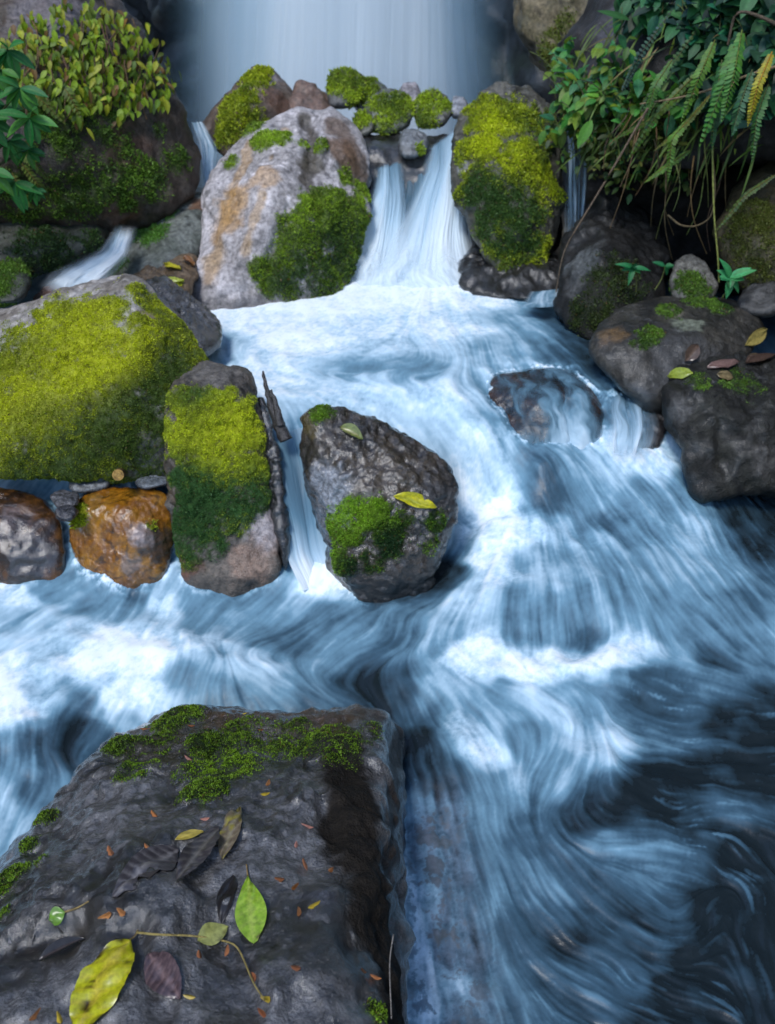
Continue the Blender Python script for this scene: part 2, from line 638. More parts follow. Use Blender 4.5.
def tps_eval(Q, wts, X):
    out = np.empty(len(X))
    for s in range(0, len(X), 20000):
        x = X[s:s + 20000]
        d2 = ((x[:, None] - Q[None]) ** 2).sum(-1)
        out[s:s + 20000] = (0.5 * d2 * np.log(d2 + 1e-12)) @ wts[:len(Q)] + wts[len(Q)] + x @ wts[len(Q) + 1:]
    return out


LQ = q_of(LP[:, 0], LP[:, 1])
LW = tps_fit(LQ, LP[:, 2])


def water_level(x, y):
    return tps_eval(LQ, LW, q_of(np.atleast_1d(x), np.atleast_1d(y)))


def on_water(px, py):
    """where the sight line meets the water sheet (first crossing from the eye)"""
    d = ray(px, py)
    t = np.linspace((0.75 - EYE[2]) / d[2], (-0.1 - EYE[2]) / d[2], 160)
    p = EYE + d * t[:, None]
    z = water_level(p[:, 0], p[:, 1])
    k = np.argmax(p[:, 2] < z)
    return p[k]


R_, C_ = 880, 1480
rows = np.linspace(1100, 262, R_)
ang = PITCH - np.arctan((512 - rows) * HT / 387.5)
Yr = np.interp(rows, [262, 420, 560, 1100], [1.15, 1.2, 1.5, 1.66]) / np.tan(ang)
half = 0.56 * (Yr * 0.85 + 0.75) + 0.02 + 0.62 * smooth(3.2, 1.8, Yr)
sx = np.linspace(-1, 1, C_)
WX = half[:, None] * sx[None, :]
WY = np.repeat(Yr[:, None], C_, 1)


def coarse(fn, k=5):
    """evaluate a slowly varying field on every k-th grid point and fill in between"""
    ri = np.unique(np.r_[np.arange(0, R_, k), R_ - 1])
    ci = np.unique(np.r_[np.arange(0, C_, k), C_ - 1])
    g = fn(WX[np.ix_(ri, ci)].ravel(), WY[np.ix_(ri, ci)].ravel())
    g = g.reshape(len(ri), len(ci), -1)
    out = np.empty((R_, C_, g.shape[2]))
    for j in range(g.shape[2]):
        a = np.stack([np.interp(np.arange(C_), ci, g[i, :, j]) for i in range(len(ri))])
        k0 = np.clip(np.searchsorted(ri, np.arange(R_), 'right') - 1, 0, len(ri) - 2)
        t = ((np.arange(R_) - ri[k0]) / (ri[k0 + 1] - ri[k0]))[:, None]
        out[:, :, j] = a[k0] * (1 - t) + a[k0 + 1] * t
    return out[:, :, 0] if g.shape[2] == 1 else out


FLOW = [
    [(285, 420), (295, 470), (310, 530), (318, 590)], [(270, 400), (283, 425)],
    [(300, 560), (240, 580), (190, 620), (165, 645)], [(420, 600), (340, 607), (270, 640), (215, 665)], [(440, 640), (380, 650), (310, 680)],
    [(318, 590), (290, 620), (240, 650)], [(180, 635), (240, 660), (290, 680), (340, 697)], [(160, 600), (120, 640), (60, 665), (0, 690)],
    [(140, 680), (100, 740), (60, 800), (20, 860)], [(0, 690), (30, 740), (0, 820)], [(90, 580), (40, 600), (0, 625)], [(150, 610), (150, 660), (110, 690)], [(60, 760), (90, 790)],
    [(340, 345), (430, 395), (490, 455), (510, 500)], [(420, 340), (510, 395), (555, 470), (590, 525)], [(470, 330), (560, 430), (620, 500), (640, 530)], [(430, 420), (470, 460), (480, 500)],
    [(560, 445), (620, 480), (670, 540)], [(640, 445), (690, 480), (720, 540), (745, 600)], [(700, 500), (740, 560), (775, 600)],
    [(500, 525), (470, 570), (420, 605), (370, 640)], [(510, 530), (490, 590), (470, 640)], [(530, 540), (530, 600), (530, 650)], [(560, 540), (575, 600), (585, 645)], [(600, 550), (620, 600), (640, 640)],
    [(640, 545), (670, 590), (710, 630)], [(680, 540), (730, 590), (775, 640)],
    [(400, 622), (450, 655), (520, 665)], [(640, 640), (590, 655), (530, 665)],
    [(390, 625), (440, 690), (490, 740), (510, 790), (540, 850), (600, 920), (650, 970)], [(410, 700), (455, 740), (500, 800), (555, 890), (620, 970)],
    [(500, 680), (560, 695), (595, 740), (585, 785), (550, 805)], [(600, 715), (540, 770), (500, 810)], [(560, 830), (600, 900), (640, 930)],
    [(560, 680), (640, 668), (720, 685), (775, 705)], [(620, 720), (700, 735), (775, 720)], [(600, 800), (660, 822), (740, 805), (790, 830)], [(640, 760), (700, 765), (780, 770)],
    [(560, 845), (620, 850), (690, 845), (760, 880)], [(590, 940), (650, 965), (700, 945), (712, 900)], [(760, 860), (740, 930), (760, 1000)], [(560, 960), (640, 1000), (700, 1020)],
    [(405, 715), (418, 800), (428, 900), (425, 1024)], [(450, 780), (470, 880), (500, 1000)], [(430, 720), (445, 800), (455, 900), (470, 1010)],
    [(425, 285), (330, 305), (230, 330)], [(415, 290), (390, 330), (330, 350), (260, 345)], [(430, 288), (440, 330), (470, 360)], [(440, 285), (520, 305), (600, 345)], [(225, 335), (265, 375), (340, 392), (430, 420)],
    [(480, 350), (430, 372), (360, 365), (340, 345)]]
FOAM = [
    (420, 290, 1), (340, 300, 1), (250, 320, .9), (220, 345, .65), (300, 340, .95), (270, 380, .8), (370, 330, .85), (350, 370, .55), (420, 368, .45), (400, 345, .7), (460, 330, .85), (520, 320, .5),
    (560, 320, .3), (590, 345, .25), (480, 370, .62), (440, 400, .75), (340, 395, .75), (500, 345, .55), (560, 295, .2), (600, 320, .15), (640, 400, .4), (480, 300, .85),
    (285, 420, .6), (300, 480, .5), (310, 540, .75), (318, 580, 1),
    (440, 435, .6), (470, 460, .75), (490, 480, .7), (540, 450, .42), (520, 420, .42), (590, 500, .42), (570, 470, .42), (620, 450, .9), (650, 455, .8), (600, 462, .6), (640, 500, .4), (690, 490, .45), (650, 530, .42), (610, 525, .34), (550, 500, .36),
    (470, 500, .85), (490, 515, .95), (460, 520, .65), (520, 530, .8), (480, 560, .9), (560, 520, .62), (590, 540, .62), (540, 560, .5), (470, 600, .7), (520, 600, .48), (560, 610, .42), (600, 600, .46), (640, 580, .5), (680, 560, .55),
    (700, 530, .55), (720, 570, .5), (755, 600, .3), (745, 520, .08), (765, 545, .05), (725, 485, .03), (575, 573, .6), (500, 575, .8),
    (590, 640, .3), (540, 635, .38), (470, 655, .9), (520, 665, .95), (560, 660, .9), (600, 660, .85), (440, 640, .6), (630, 645, .8), (660, 632, .5), (700, 620, .4), (750, 640, .4), (420, 605, .4), (400, 630, .4), (430, 585, .02), (450, 572, .05), (400, 590, .1),
    (400, 695, .25), (430, 690, .65), (460, 725, .75), (480, 752, .8), (500, 700, .4), (560, 700, .5), (595, 745, .65), (550, 770, .4), (520, 740, .28), (500, 790, .45), (640, 690, .22), (700, 680, .26), (650, 730, .24), (740, 720, .05),
    (700, 770, .12), (650, 790, .05), (600, 820, .12), (720, 800, .25), (760, 760, .02), (760, 860, .05), (740, 900, 0), (720, 950, 0), (600, 850, .4), (560, 880, .32), (540, 840, .3), (580, 920, .2), (640, 880, .35), (660, 920, .25),
    (620, 960, .25), (520, 940, .2), (680, 1000, .05), (760, 1000, 0), (500, 1000, .25), (560, 1000, .25), (570, 940, .1),
    (415, 740, .05), (425, 770, .2), (410, 810, .55), (440, 830, .36), (418, 900, .6), (430, 980, .55), (460, 900, .3), (470, 960, .22), (450, 780, .25), (400, 960, .6),
    (330, 620, .4), (280, 640, .32), (230, 610, .42), (200, 605, .45), (260, 590, .36), (280, 570, .4), (370, 630, .4), (350, 660, .35), (320, 695, .25), (380, 690, .15), (230, 660, .6), (270, 678, .5), (200, 645, .75), (180, 675, .45), (240, 700, .3),
    (160, 605, .8), (140, 600, .35), (120, 640, .95), (90, 660, .95), (60, 640, .7), (30, 620, .55), (20, 595, .8), (50, 590, .4), (80, 585, .4), (110, 590, .5), (0, 680, 1), (20, 705, .95), (40, 690, .7), (90, 705, .45), (140, 690, .85), (150, 660, 1),
    (60, 745, .22), (90, 735, .22), (20, 775, .5), (0, 800, .6), (40, 795, .35), (120, 720, .5), (0, 640, .6), (110, 700, .8)]


def lines_to_samples(lines):
    pos, dr = [], []
    for ln in lines:
        w3 = np.array([on_water(*p) for p in ln])
        for a, b in zip(w3[:-1], w3[1:]):
            d = (b - a)[:2]
            d = d / (np.linalg.norm(d) + 1e-9)
            for t in (0.0, 0.33, 0.66, 1.0):
                pos.append(a[:2] + (b - a)[:2] * t)
                dr.append(d)
    return np.array(pos), np.array(dr)


fp, fd = lines_to_samples(FLOW)
fq = q_of(fp[:, 0], fp[:, 1])


def idw(Q, vals, x, y, e=0.012, p=2.0):
    X = q_of(x, y)
    out = np.empty((len(X), vals.shape[1]))
    for s in range(0, len(X), 8000):
        d2 = ((X[s:s + 8000, None] - Q[None]) ** 2).sum(-1)
        wt = 1 / (d2 + e * e) ** p
        out[s:s + 8000] = (wt @ vals) / wt.sum(1)[:, None]
    return out


flow = coarse(lambda x, y: idw(fq, fd, x, y, 0.03, 1.7), 6)
fmp = np.array([on_water(a, b)[:2] for a, b, _ in FOAM])
fmq = q_of(fmp[:, 0], fmp[:, 1])
wxy = lambda x, y: np.stack([x, y, x * 0], -1)
dens = coarse(lambda x, y: idw(fmq, np.array([[c] for _, _, c in FOAM], float), x + 0.02 * fbm(wxy(x, y), 9, 3, 1), y + 0.03 * fbm(wxy(x, y), 9, 3, 2), 0.014, 2.1), 3)
dens = np.clip((dens - 0.45) * 1.15 + 0.44, 0, 1)
WZ = coarse(lambda x, y: water_level(x, y)[:, None], 4)
# curls in the current
eps = 0.01
pt = wxy(WX.ravel(), WY.ravel())[:, :3]


def curl(scale, seed):
    f = lambda x, y: np.stack([fbm(wxy(x, y + eps), scale, 2, seed) - fbm(wxy(x, y - eps), scale, 2, seed), fbm(wxy(x - eps, y), scale, 2, seed) - fbm(wxy(x + eps, y), scale, 2, seed)], -1) / (2 * eps * scale)
    return coarse(f, 3)


fl = flow + 0.05 * curl(5.0, 31) + 0.035 * curl(14.0, 37)
calm = smooth(0.35, 0.1, dens)[:, :, None]
fl = fl + calm * 0.12 * curl(9.0, 41)
# into steps of the grid: one unit is one grid cell
du = fl[:, :, 0] / (half[:, None] * 2 / (C_ - 1))
dYr = np.gradient(Yr)
dv = fl[:, :, 1] / dYr[:, None] - 0
du = du - sx[None, :] * (np.gradient(half) / dYr)[:, None] * fl[:, :, 1] / (half[:, None] * 2 / (C_ - 1))
mag = np.sqrt(du * du + dv * dv) + 1e-9
du, dv = (du / mag).astype(np.float32), (dv / mag).astype(np.float32)


def blur(a, k):
    if k < 1:
        return a
    g = np.exp(-0.5 * (np.arange(-3 * k, 3 * k + 1) / k) ** 2)
    g /= g.sum()
    pad = len(g) // 2
    for ax in (0, 1):
        b = np.concatenate([np.flip(np.take(a, range(pad), ax), ax), a, np.flip(np.take(a, range(a.shape[ax] - pad, a.shape[ax]), ax), ax)], ax)
        out = np.zeros_like(a)
        for i, gv in enumerate(g):
            out += gv * np.take(b, range(i, i + a.shape[ax]), ax)
        a = out
    return a


def streaks(size, steps, step):
    nz = blur(rng.normal(0, 1, (R_, C_)).astype(np.float32), size).astype(np.float32)
    acc = np.zeros_like(nz)
    tot = 0
    for sgn in (1, -1):
        u = np.repeat(np.arange(C_, dtype=np.float32)[None], R_, 0)
        v = np.repeat(np.arange(R_, dtype=np.float32)[:, None], C_, 1)
        for k in range(steps):
            iu = np.clip(u + 0.5, 0, C_ - 1).astype(np.int32)
            iv = np.clip(v + 0.5, 0, R_ - 1).astype(np.int32)
            wk = 0.5 + 0.5 * math.cos(math.pi * k / steps)
            acc += wk * nz[iv, iu]
            tot += wk
            u = u + sgn * step * du[iv, iu]
            v = v + sgn * step * dv[iv, iu]
    if size < 10:
        acc -= blur(acc, 24)
    else:
        acc -= acc.mean()
    return acc / acc.std()


s1 = streaks(1, 16, 1.2)
s2 = streaks(2, 26, 1.6)
s3 = streaks(4, 26, 2.4)
s4 = streaks(9, 24, 4.0)
s5 = streaks(15, 16, 5.0)
boil = fbm(np.stack([WX.ravel(), WY.ravel(), WZ.ravel()], -1), 16, 4, 51).reshape(R_, C_)
tex = 0.28 * s1 + 0.36 * s2 + 0.34 * s3 + 0.4 * s4 + 0.65 * s5
mid_w = 0.03 + 0.07 * np.clip(4 * dens * (1 - dens), 0, 1)
foam = dens + tex * mid_w + 0.09 * boil
glint = smooth(0.12, 0.5, fbm(np.stack([WX.ravel(), WY.ravel(), WX.ravel() * 0], -1), 6, 3, 57).reshape(R_, C_))
foam += calm[:, :, 0] * 0.18 * smooth(0.7, 2.2, s2 + 0.7 * s1) * (0.25 + glint)  # sky glints on calm water, painted in as thin foam streaks
froth = fbm(np.stack([WX.ravel(), WY.ravel(), WZ.ravel()], -1), 48, 4, 58, gain=.65).reshape(R_, C_)
foam += 0.13 * froth * smooth(0.55, 0.85, dens)
film = coarse(lambda x, y: (np.exp(-((x - 0.105 + 0.05 * fbm(wxy(x, y), 7, 4, 61)) / 0.085) ** 2) * smooth(1.40, 1.2, y + .05 * fbm(wxy(x, y), 6, 3, 62)))[:, None], 3)
hole = smooth(-0.05, 0.5, 0.6 * froth + boil + .3 * s2 * .3)
foam += film * (0.10 * froth + 0.03 * s2)
foam *= 1 - 0.6 * film * hole
foam = np.clip(foam, 0, 1)
foam = foam ** 1.0
WZ2 = WZ + 0.0012 * s3 + 0.0016 * s4 + 0.0006 * s2 + 0.008 * blur(boil, 4) * (0.6 + smooth(0.2, 0.7, dens))
# film over the near rock's flank: lavender sky sheen painted in, brown stone between
tint = np.zeros((R_, C_, 3)) + np.array([0.010, 0.017, 0.022])
tint += film[:, :, None] * (np.array([0.085, 0.09, 0.115]) * (0.7 + 0.5 * np.clip(froth + .3 * s3, -1, 1))[:, :, None] + hole[:, :, None] * np.array([0.0, -0.02, -0.05]))
cover = np.ones((R_, C_))
ROCKS = []
print('water done')


# ------------------------------------------------------------------ falling water sheets
def fall(name, left, right, nu, nv, cover_fn, foam_fn, bulge=0.0, thick=0.01, seed=1, stretch=(26, 1.2), mat=None):
    """a sheet of falling water between two rails; strands run down the rails"""
    Lr, Rr = np.array(left), np.array(right)
    tl = np.linspace(0, 1, len(Lr))
    v = np.linspace(0, 1, nv)

    def spl(A):
        q = np.stack([np.interp(v, tl, A[:, k]) for k in range(3)], -1)
        for _ in range(nv // 4):
            q[1:-1] = 0.25 * q[:-2] + 0.5 * q[1:-1] + 0.25 * q[2:]
        return q
    a, b = spl(Lr), spl(Rr)
    u = np.linspace(0, 1, nu)
    P = a[:, None] * (1 - u)[None, :, None] + b[:, None] * u[None, :, None]
    U, Vv = np.meshgrid(u, v)
    w_ = np.stack([U.ravel() * stretch[0], Vv.ravel() * stretch[1], U.ravel() * 0], -1)
    w_[:, 0] += 0.8 * fbm(np.stack([U.ravel() * 3, Vv.ravel() * 1.5, U.ravel() * 0], -1), 1, 2, seed + 3)
    st = fbm(w_, 1, 4, seed, gain=0.65).reshape(U.shape)
    st2 = fbm(w_ * np.array([0.25, 0.6, 1]), 1, 2, seed + 8).reshape(U.shape)
    P[:, :, 1] -= bulge * np.sin(math.pi * U) * (0.4 + 0.6 * Vv) + thick * st + 2.5 * thick * st2
    P[:, :, 2] += 0.5 * thick * st
    fo = np.clip(foam_fn(U, Vv, st, st2), 0, 1)
    cv = np.clip(cover_fn(U, Vv, st, st2), 0, 1)
    return P, fo, cv


def fall_obj(name, sheets, kind='structure', mat=None, tint=(.01, .01, .01)):
    Vs, Fs, fo, cv = [], [], [], []
    n = 0
    for P, f, c in sheets:
        r, cc = f.shape
        i = np.arange(r * cc).reshape(r, cc) + n
        Fs.append(np.stack([i[:-1, :-1], i[:-1, 1:], i[1:, 1:], i[1:, :-1]], -1).reshape(-1, 4))
        Vs.append(P.reshape(-1, 3))
        fo.append(f.ravel())
        cv.append(c.ravel())
        n += r * cc
    V = np.concatenate(Vs)
    o = mesh_obj(name, V, np.concatenate(Fs), mat or M_FALL, attrs={'foam': np.concatenate(fo), 'cover': np.concatenate(cv), 'tint': np.tile(np.array(tint), (len(V), 1))})
    return tag(o, kind=kind)


edge = lambda U, a=0.12, b=0.12: smooth(0, a, U) * smooth(1, 1 - b, U)
A = lambda *r: [at_y(*p) for p in r]
# the ledge cascade between the pale boulder and the mossy boulder
casc = [
    fall('c', A((426, 148, 4.46), (418, 180, 4.26), (392, 232, 4.05), (356, 294, 3.84)), A((464, 120, 4.66), (470, 150, 4.30), (473, 222, 4.07), (490, 294, 3.88)), 200, 200,
         lambda U, V, a, b: edge(U + .08 * b + .04 * a, 0.3, 0.22) * (0.85 + 0.3 * V + 0.1 * a + 0.3 * b) * smooth(0, .06, V), lambda U, V, a, b: 0.6 + 0.38 * V + 0.06 * a + 0.26 * b, 0.09, 0.012, 3, (7, .8)),
    fall('c', A((374, 164, 4.40), (370, 190, 4.2), (350, 245, 4.03), (318, 296, 3.87)), A((404, 156, 4.44), (408, 190, 4.22), (416, 240, 4.05), (424, 292, 3.88)), 160, 160,
         lambda U, V, a, b: edge(U + .08 * b + .04 * a, 0.3, 0.3) * (0.75 + 0.45 * V + 0.12 * a + 0.35 * b) * smooth(0, .08, V), lambda U, V, a, b: 0.52 + 0.42 * V + 0.07 * a + 0.26 * b, 0.07, 0.012, 4, (6, .8)),
    fall('c', A((376, 168, 4.44), (375, 200, 4.3), (360, 250, 4.16), (335, 300, 4.04)), A((462, 136, 4.5), (466, 175, 4.36), (462, 235, 4.18), (476, 292, 4.04)), 120, 100,
         lambda U, V, a, b: edge(U, .1, .1) * (0.6 + .4 * V + 0.2 * b), lambda U, V, a, b: 0.25 + 0.5 * V + 0.12 * a + 0.2 * b, 0.03, 0.012, 5, (8, .9)),
    fall('c', A((352, 232, 4.0), (340, 260, 3.9), (318, 292, 3.78)), A((474, 232, 4.0), (482, 262, 3.9), (496, 292, 3.78)), 120, 60,
         lambda U, V, a, b: edge(U, .3, .3) * smooth(0, .7, V) * (.6 + .5 * a + .4 * b), lambda U, V, a, b: .9 + .1 * a + .1 * b, 0.1, 0.02, 6, (9, 1.5))]
fall_obj('ledge_cascade', casc)
# the great fall behind
GW = []
for yy, sd_, x0, x1, cv0, st_ in ((6.9, 21, 150, 520, 1.0, 12), (6.6, 31, 175, 508, 0.8, 17), (6.3, 41, 195, 492, 0.6, 22)):
    GW.append(fall('w', A((x0 + 25, -420, yy), (x0 + 12, -150, yy), (x0, 60, yy), (x0 - 8, 190, yy)), A((x1 - 25, -420, yy), (x1 - 12, -150, yy), (x1, 60, yy), (x1 + 8, 190, yy)), 260, 80,
                   (lambda c: (lambda U, V, a, b: edge(U, 0.4, 0.28) * (c + 0.25 * b)))(cv0), lambda U, V, a, b: 0.62 + 0.42 * edge(U, .42, .3) + 0.05 * a + 0.09 * b, 0.3, 0.005, sd_, (st_, 0.5)))
fall_obj('great_waterfall', GW, tint=(-.05, -.005, .04))
# narrow spill left of the pale boulder, in two steps
fall_obj('left_spill', [
    fall('s', A((190, 122, 4.6), (196, 140, 4.5), (203, 188, 4.3)), A((204, 122, 4.6), (219, 150, 4.5), (217, 190, 4.3)), 60, 60, lambda U, V, a, b: edge(U, .25, .25) * (0.9 + 0.4 * a), lambda U, V, a, b: 0.75 + 0.3 * a, 0.03, 0.01, 61, (7, 1)),
    fall('s', A((116, 222, 3.75), (102, 248, 3.5), (58, 266, 3.32), (35, 285, 3.12)), A((142, 222, 3.75), (132, 256, 3.5), (106, 284, 3.28), (94, 302, 3.08)), 60, 60, lambda U, V, a, b: edge(U, .35, .35) * edge(V, .2, .25) * (0.9 + 0.3 * a + .4 * b), lambda U, V, a, b: 0.8 + 0.12 * a + .2 * b, 0.03, 0.02, 63, (3, 1.5))])
# thin spill at the right of the mossy boulder
fall_obj('right_spill', [
    fall('s', A((560, 95, 4.25), (566, 150, 4.05), (563, 200, 3.95), (562, 250, 3.85)), A((572, 95, 4.25), (590, 150, 4.05), (590, 200, 3.95), (585, 252, 3.85)), 60, 80, lambda U, V, a, b: edge(U, .3, .3) * (0.6 + 0.7 * a - 0.3 * V), lambda U, V, a, b: 0.55 + 0.4 * a, 0.02, 0.008, 71, (8, 1)),
    fall('s', A((528, 292, 3.55), (522, 300, 3.45), (515, 306, 3.35)), A((562, 288, 3.55), (562, 298, 3.45), (560, 306, 3.35)), 40, 30, lambda U, V, a, b: edge(U, .3, .3) * 0.9, lambda U, V, a, b: 0.6 + 0.3 * a, 0.02, 0.006, 73, (6, 1))])
# chute between the mossy block and the middle boulder
fall_obj('chute_water', [
    fall('s', A((262, 430, 2.40), (270, 450, 2.28), (278, 500, 2.15), (288, 560, 2.06), (303, 590, 1.985)), A((322, 430, 2.40), (326, 452, 2.28), (334, 500, 2.16), (346, 560, 2.05), (356, 604, 1.97)), 120, 140,
         lambda U, V, a, b: 1 + 0 * U, lambda U, V, a, b: 0.6 + 0.12 * a + 0.16 * b + 0.4 * smooth(.55, .95, V) - .25 * np.exp(-((V - .42) / .25) ** 2) * smooth(.75, .2, U), -0.05, 0.004, 91, (6, 0.7))])
# the clear tongue that bends round the middle boulder's right shoulder
fall_obj('shoulder_film', [
    fall('s', A((412, 430, 2.34), (428, 455, 2.22), (436, 500, 2.11), (440, 550, 2.03)), A((448, 425, 2.36), (470, 462, 2.24), (470, 505, 2.15), (462, 556, 2.06)), 70, 70,
         lambda U, V, a, b: edge(U + .1 * b, .3, .45) * smooth(0, .45, V) * smooth(1, .75, V) * (0.55 + 0.2 * a), lambda U, V, a, b: 0.22 + 0.25 * a + 0.25 * U * (1 - V), 0.03, 0.004, 95, (8, 1.1))])

exec_rocks = True
# ------------------------------------------------------------------ cliffs of the gorge; unseen upper height shaped to darken reflections
def cliff(name, corners, nu, nv, amp, base, mossy, seed):
    """a craggy rock face between four corners (bottom-left, bottom-right, top-right, top-left)"""
    bl, br, tr, tl = [np.array(c, float) for c in corners]
    u, v = np.meshgrid(np.linspace(0, 1, nu), np.linspace(0, 1, nv))
    u_, v_ = u[..., None], v[..., None]
    P = (bl * (1 - u_) + br * u_) * (1 - v_) + (tl * (1 - u_) + tr * u_) * v_
    n = np.cross(br - bl, tl - bl)
    n /= np.linalg.norm(n)
    q = P.reshape(-1, 3)
    d = amp * (fbm(q, 0.9, 5, seed) + 0.5 * fbm(q, 2.4, 4, seed + 3, ridge=True))
    q = q + n * d[:, None]
    k = smooth(-0.2, 0.5, fbm(q, 1.5, 4, seed + 7))[:, None]
    c = np.array(base) * (0.6 + 0.8 * k)
    g = smooth(0.1, 0.5, fbm(q, 2.2, 4, seed + 9))[:, None] * mossy
    c = c * (1 - g) + np.array((0.022, 0.04, 0.01)) * g
    q = q.reshape(nv, nu, 3)
    sheet(name, q[:, :, 0], q[:, :, 1], q[:, :, 2], M_FAR, {'col': c.reshape(nv, nu, 3), 'rough': np.full((nv, nu), 0.45)})


cliff('back_cliff', ((-4.5, 7.6, 0), (4.5, 7.6, 0), (4.5, 8.4, 6.5), (-4.5, 8.4, 6.5)), 160, 120, 0.28, (0.022, 0.026, 0.03), 0.4, 3)
cliff('left_cliff', ((-3.6, -2.5, -0.5), (-1.9, 7.2, 0.3), (-2.2, 7.6, 4.8), (-4.6, -2.5, 4.0)), 200, 120, 0.3, (0.022, 0.023, 0.022), 0.6, 13)
cliff('right_cliff', ((1.35, 6.9, 0.3), (2.4, -2.5, -0.5), (3.0, -2.5, 8.0), (1.8, 7.3, 8.0)), 200, 120, 0.3, (0.022, 0.022, 0.02), 0.6, 23)

# ------------------------------------------------------------------ boulders
YG = ((0.035, 0.06, 0.006), (0.26, 0.28, 0.008))
DG = ((0.012, 0.03, 0.006), (0.07, 0.13, 0.012))
MG = ((0.02, 0.045, 0.006), (0.15, 0.22, 0.012))
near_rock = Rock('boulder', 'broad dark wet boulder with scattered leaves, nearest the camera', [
    (176, 708, 0, .31), (262, 716, 0, .32), (330, 712, 0, .32), (384, 716, 0, .31), (120, 734, 0, .32), (62, 796, 0, .32), (2, 872, 0, .33), (-60, 940, 0, .36),
    (210, 790, 0, .42), (318, 790, 0, .40), (338, 870, 0, .44), (356, 950, 0, .47), (366, 1030, 0, .48), (120, 860, 0, .455), (40, 960, 0, .47), (160, 1030, 0, .53), (380, 1200, 0, .47), (120, 1250, 0, .5), (-120, 1200, 0, .4),
    (396, 726, 0, .1), (390, 770, 0, .08), (388, 840, 0, .05), (396, 900, 0, .02), (400, 1024, 0, -.02), (404, 1250, 0, -.02), (396, 724, 0, .2),
    (176, 722, 0, -.1), (378, 728, 0, -.1), (-40, 945, 0, -.05), (-120, 1010, 0, -.1)], back=0, sub=8, worn=3, rough=0.016, lump=6, crag=0.008, facet=0.012, grow=1.0,
    dents=[(396, 760, 22, .02), (390, 820, 26, -.018), (398, 880, 20, .02), (402, 940, 24, -.014), (404, 1000, 22, .016), (225, 715, 24, .016), (290, 716, 22, -.008), (345, 716, 20, .014), (385, 718, 16, -.01), (140, 725, 18, .012), (80, 775, 20, -.008), (235, 930, 46, .022), (210, 990, 40, .02), (320, 790, 34, -.016), (335, 900, 36, -.014), (255, 830, 40, -.006), (160, 880, 34, -.008), (60, 950, 40, .02), (150, 1000, 30, .015), (130, 765, 26, .01), (290, 740, 26, .012), (362, 735, 20, -.012), (330, 985, 36, -.008), (225, 712, 28, .008), (388, 860, 22, .016), (392, 940, 20, -.012)],
    grooves=[([(300, 735), (322, 800), (342, 870), (352, 930), (366, 1000)], 0.018, 0.01), ([(0, 950), (50, 932), (95, 925), (135, 930), (150, 980), (180, 1020)], 0.02, 0.016), ([(90, 770), (150, 748), (215, 760)], 0.015, 0.006), ([(200, 880), (225, 940), (250, 990), (262, 1024)], 0.02, 0.012), ([(232, 860), (215, 900), (190, 930)], 0.015, 0.007)],
    base=(0.12, 0.118, 0.122), base2=(0.02, 0.018, 0.016), wet=0.12, mat=M_WET,
    spots=[(150, 745, 44, (0.02, 0.02, 0.012), .75, .5), (230, 765, 44, (0.018, 0.022, 0.012), .75, .5), (310, 745, 44, (0.02, 0.02, 0.013), .75, .4), (60, 940, 26, (0.02, 0.017, 0.013), .8, .1), (110, 930, 22, (0.02, 0.017, 0.013), .8, .1), (20, 960, 26, (0.02, 0.017, 0.013), .8, .1), (240, 716, 44, (0.06, 0.03, 0.01), .8), (330, 715, 50, (0.07, 0.036, 0.012), .7), (165, 745, 45, (0.035, 0.026, 0.015), .8), ([(345, 755), (358, 830), (374, 890), (388, 960), (394, 1023)], 0, 42, (0.012, 0.009, 0.006), 1, .75), ([(398, 730), (392, 800), (390, 860)], 0, 20, (0.03, 0.016, 0.008), .9, .6), (345, 750, 26, (0.02, 0.017, 0.014), .8),  # right flank band: brown algae, deepened with painted shade
           (320, 905, 22, (0.05, 0.05, 0.06), .8, 0.04), (290, 990, 30, (0.05, 0.05, 0.055), .7, 0.08), (230, 990, 40, (0.045, 0.045, 0.05), .8, 0.12), (60, 940, 40, (0.035, 0.028, 0.02), .8, 0.1)],
    moss=[(175, 712, 34, .85), (150, 740, 36, .62), (300, 750, 34, .55), (250, 735, 40, .6), (340, 745, 30, .6), (370, 730, 18, .5), (200, 770, 36, .6), (120, 745, 22, .8), (215, 750, 34, .8), (205, 790, 26, .85), (240, 770, 30, .7), (270, 745, 34, .62), (330, 735, 30, .62), (365, 740, 18, .5), (130, 775, 20, .75), (150, 765, 14, .6), (48, 818, 14, .9), (30, 845, 14, .9), (10, 880, 22, .95), (5, 915, 12, .7), (290, 725, 24, .6), (376, 1012, 13, 1.0), (40, 860, 10, .6)],
    mbase=.0, mvar=.3, mtone=[(215, 765, 30, .25), (350, 735, 60, -.2), (150, 740, 50, -.2), (240, 730, 40, -.15)], moss_len=0.0044, moss_n=80000, moss_col=((0.006, 0.014, 0.003), (0.085, 0.15, 0.006)), moss_cut=0.5)

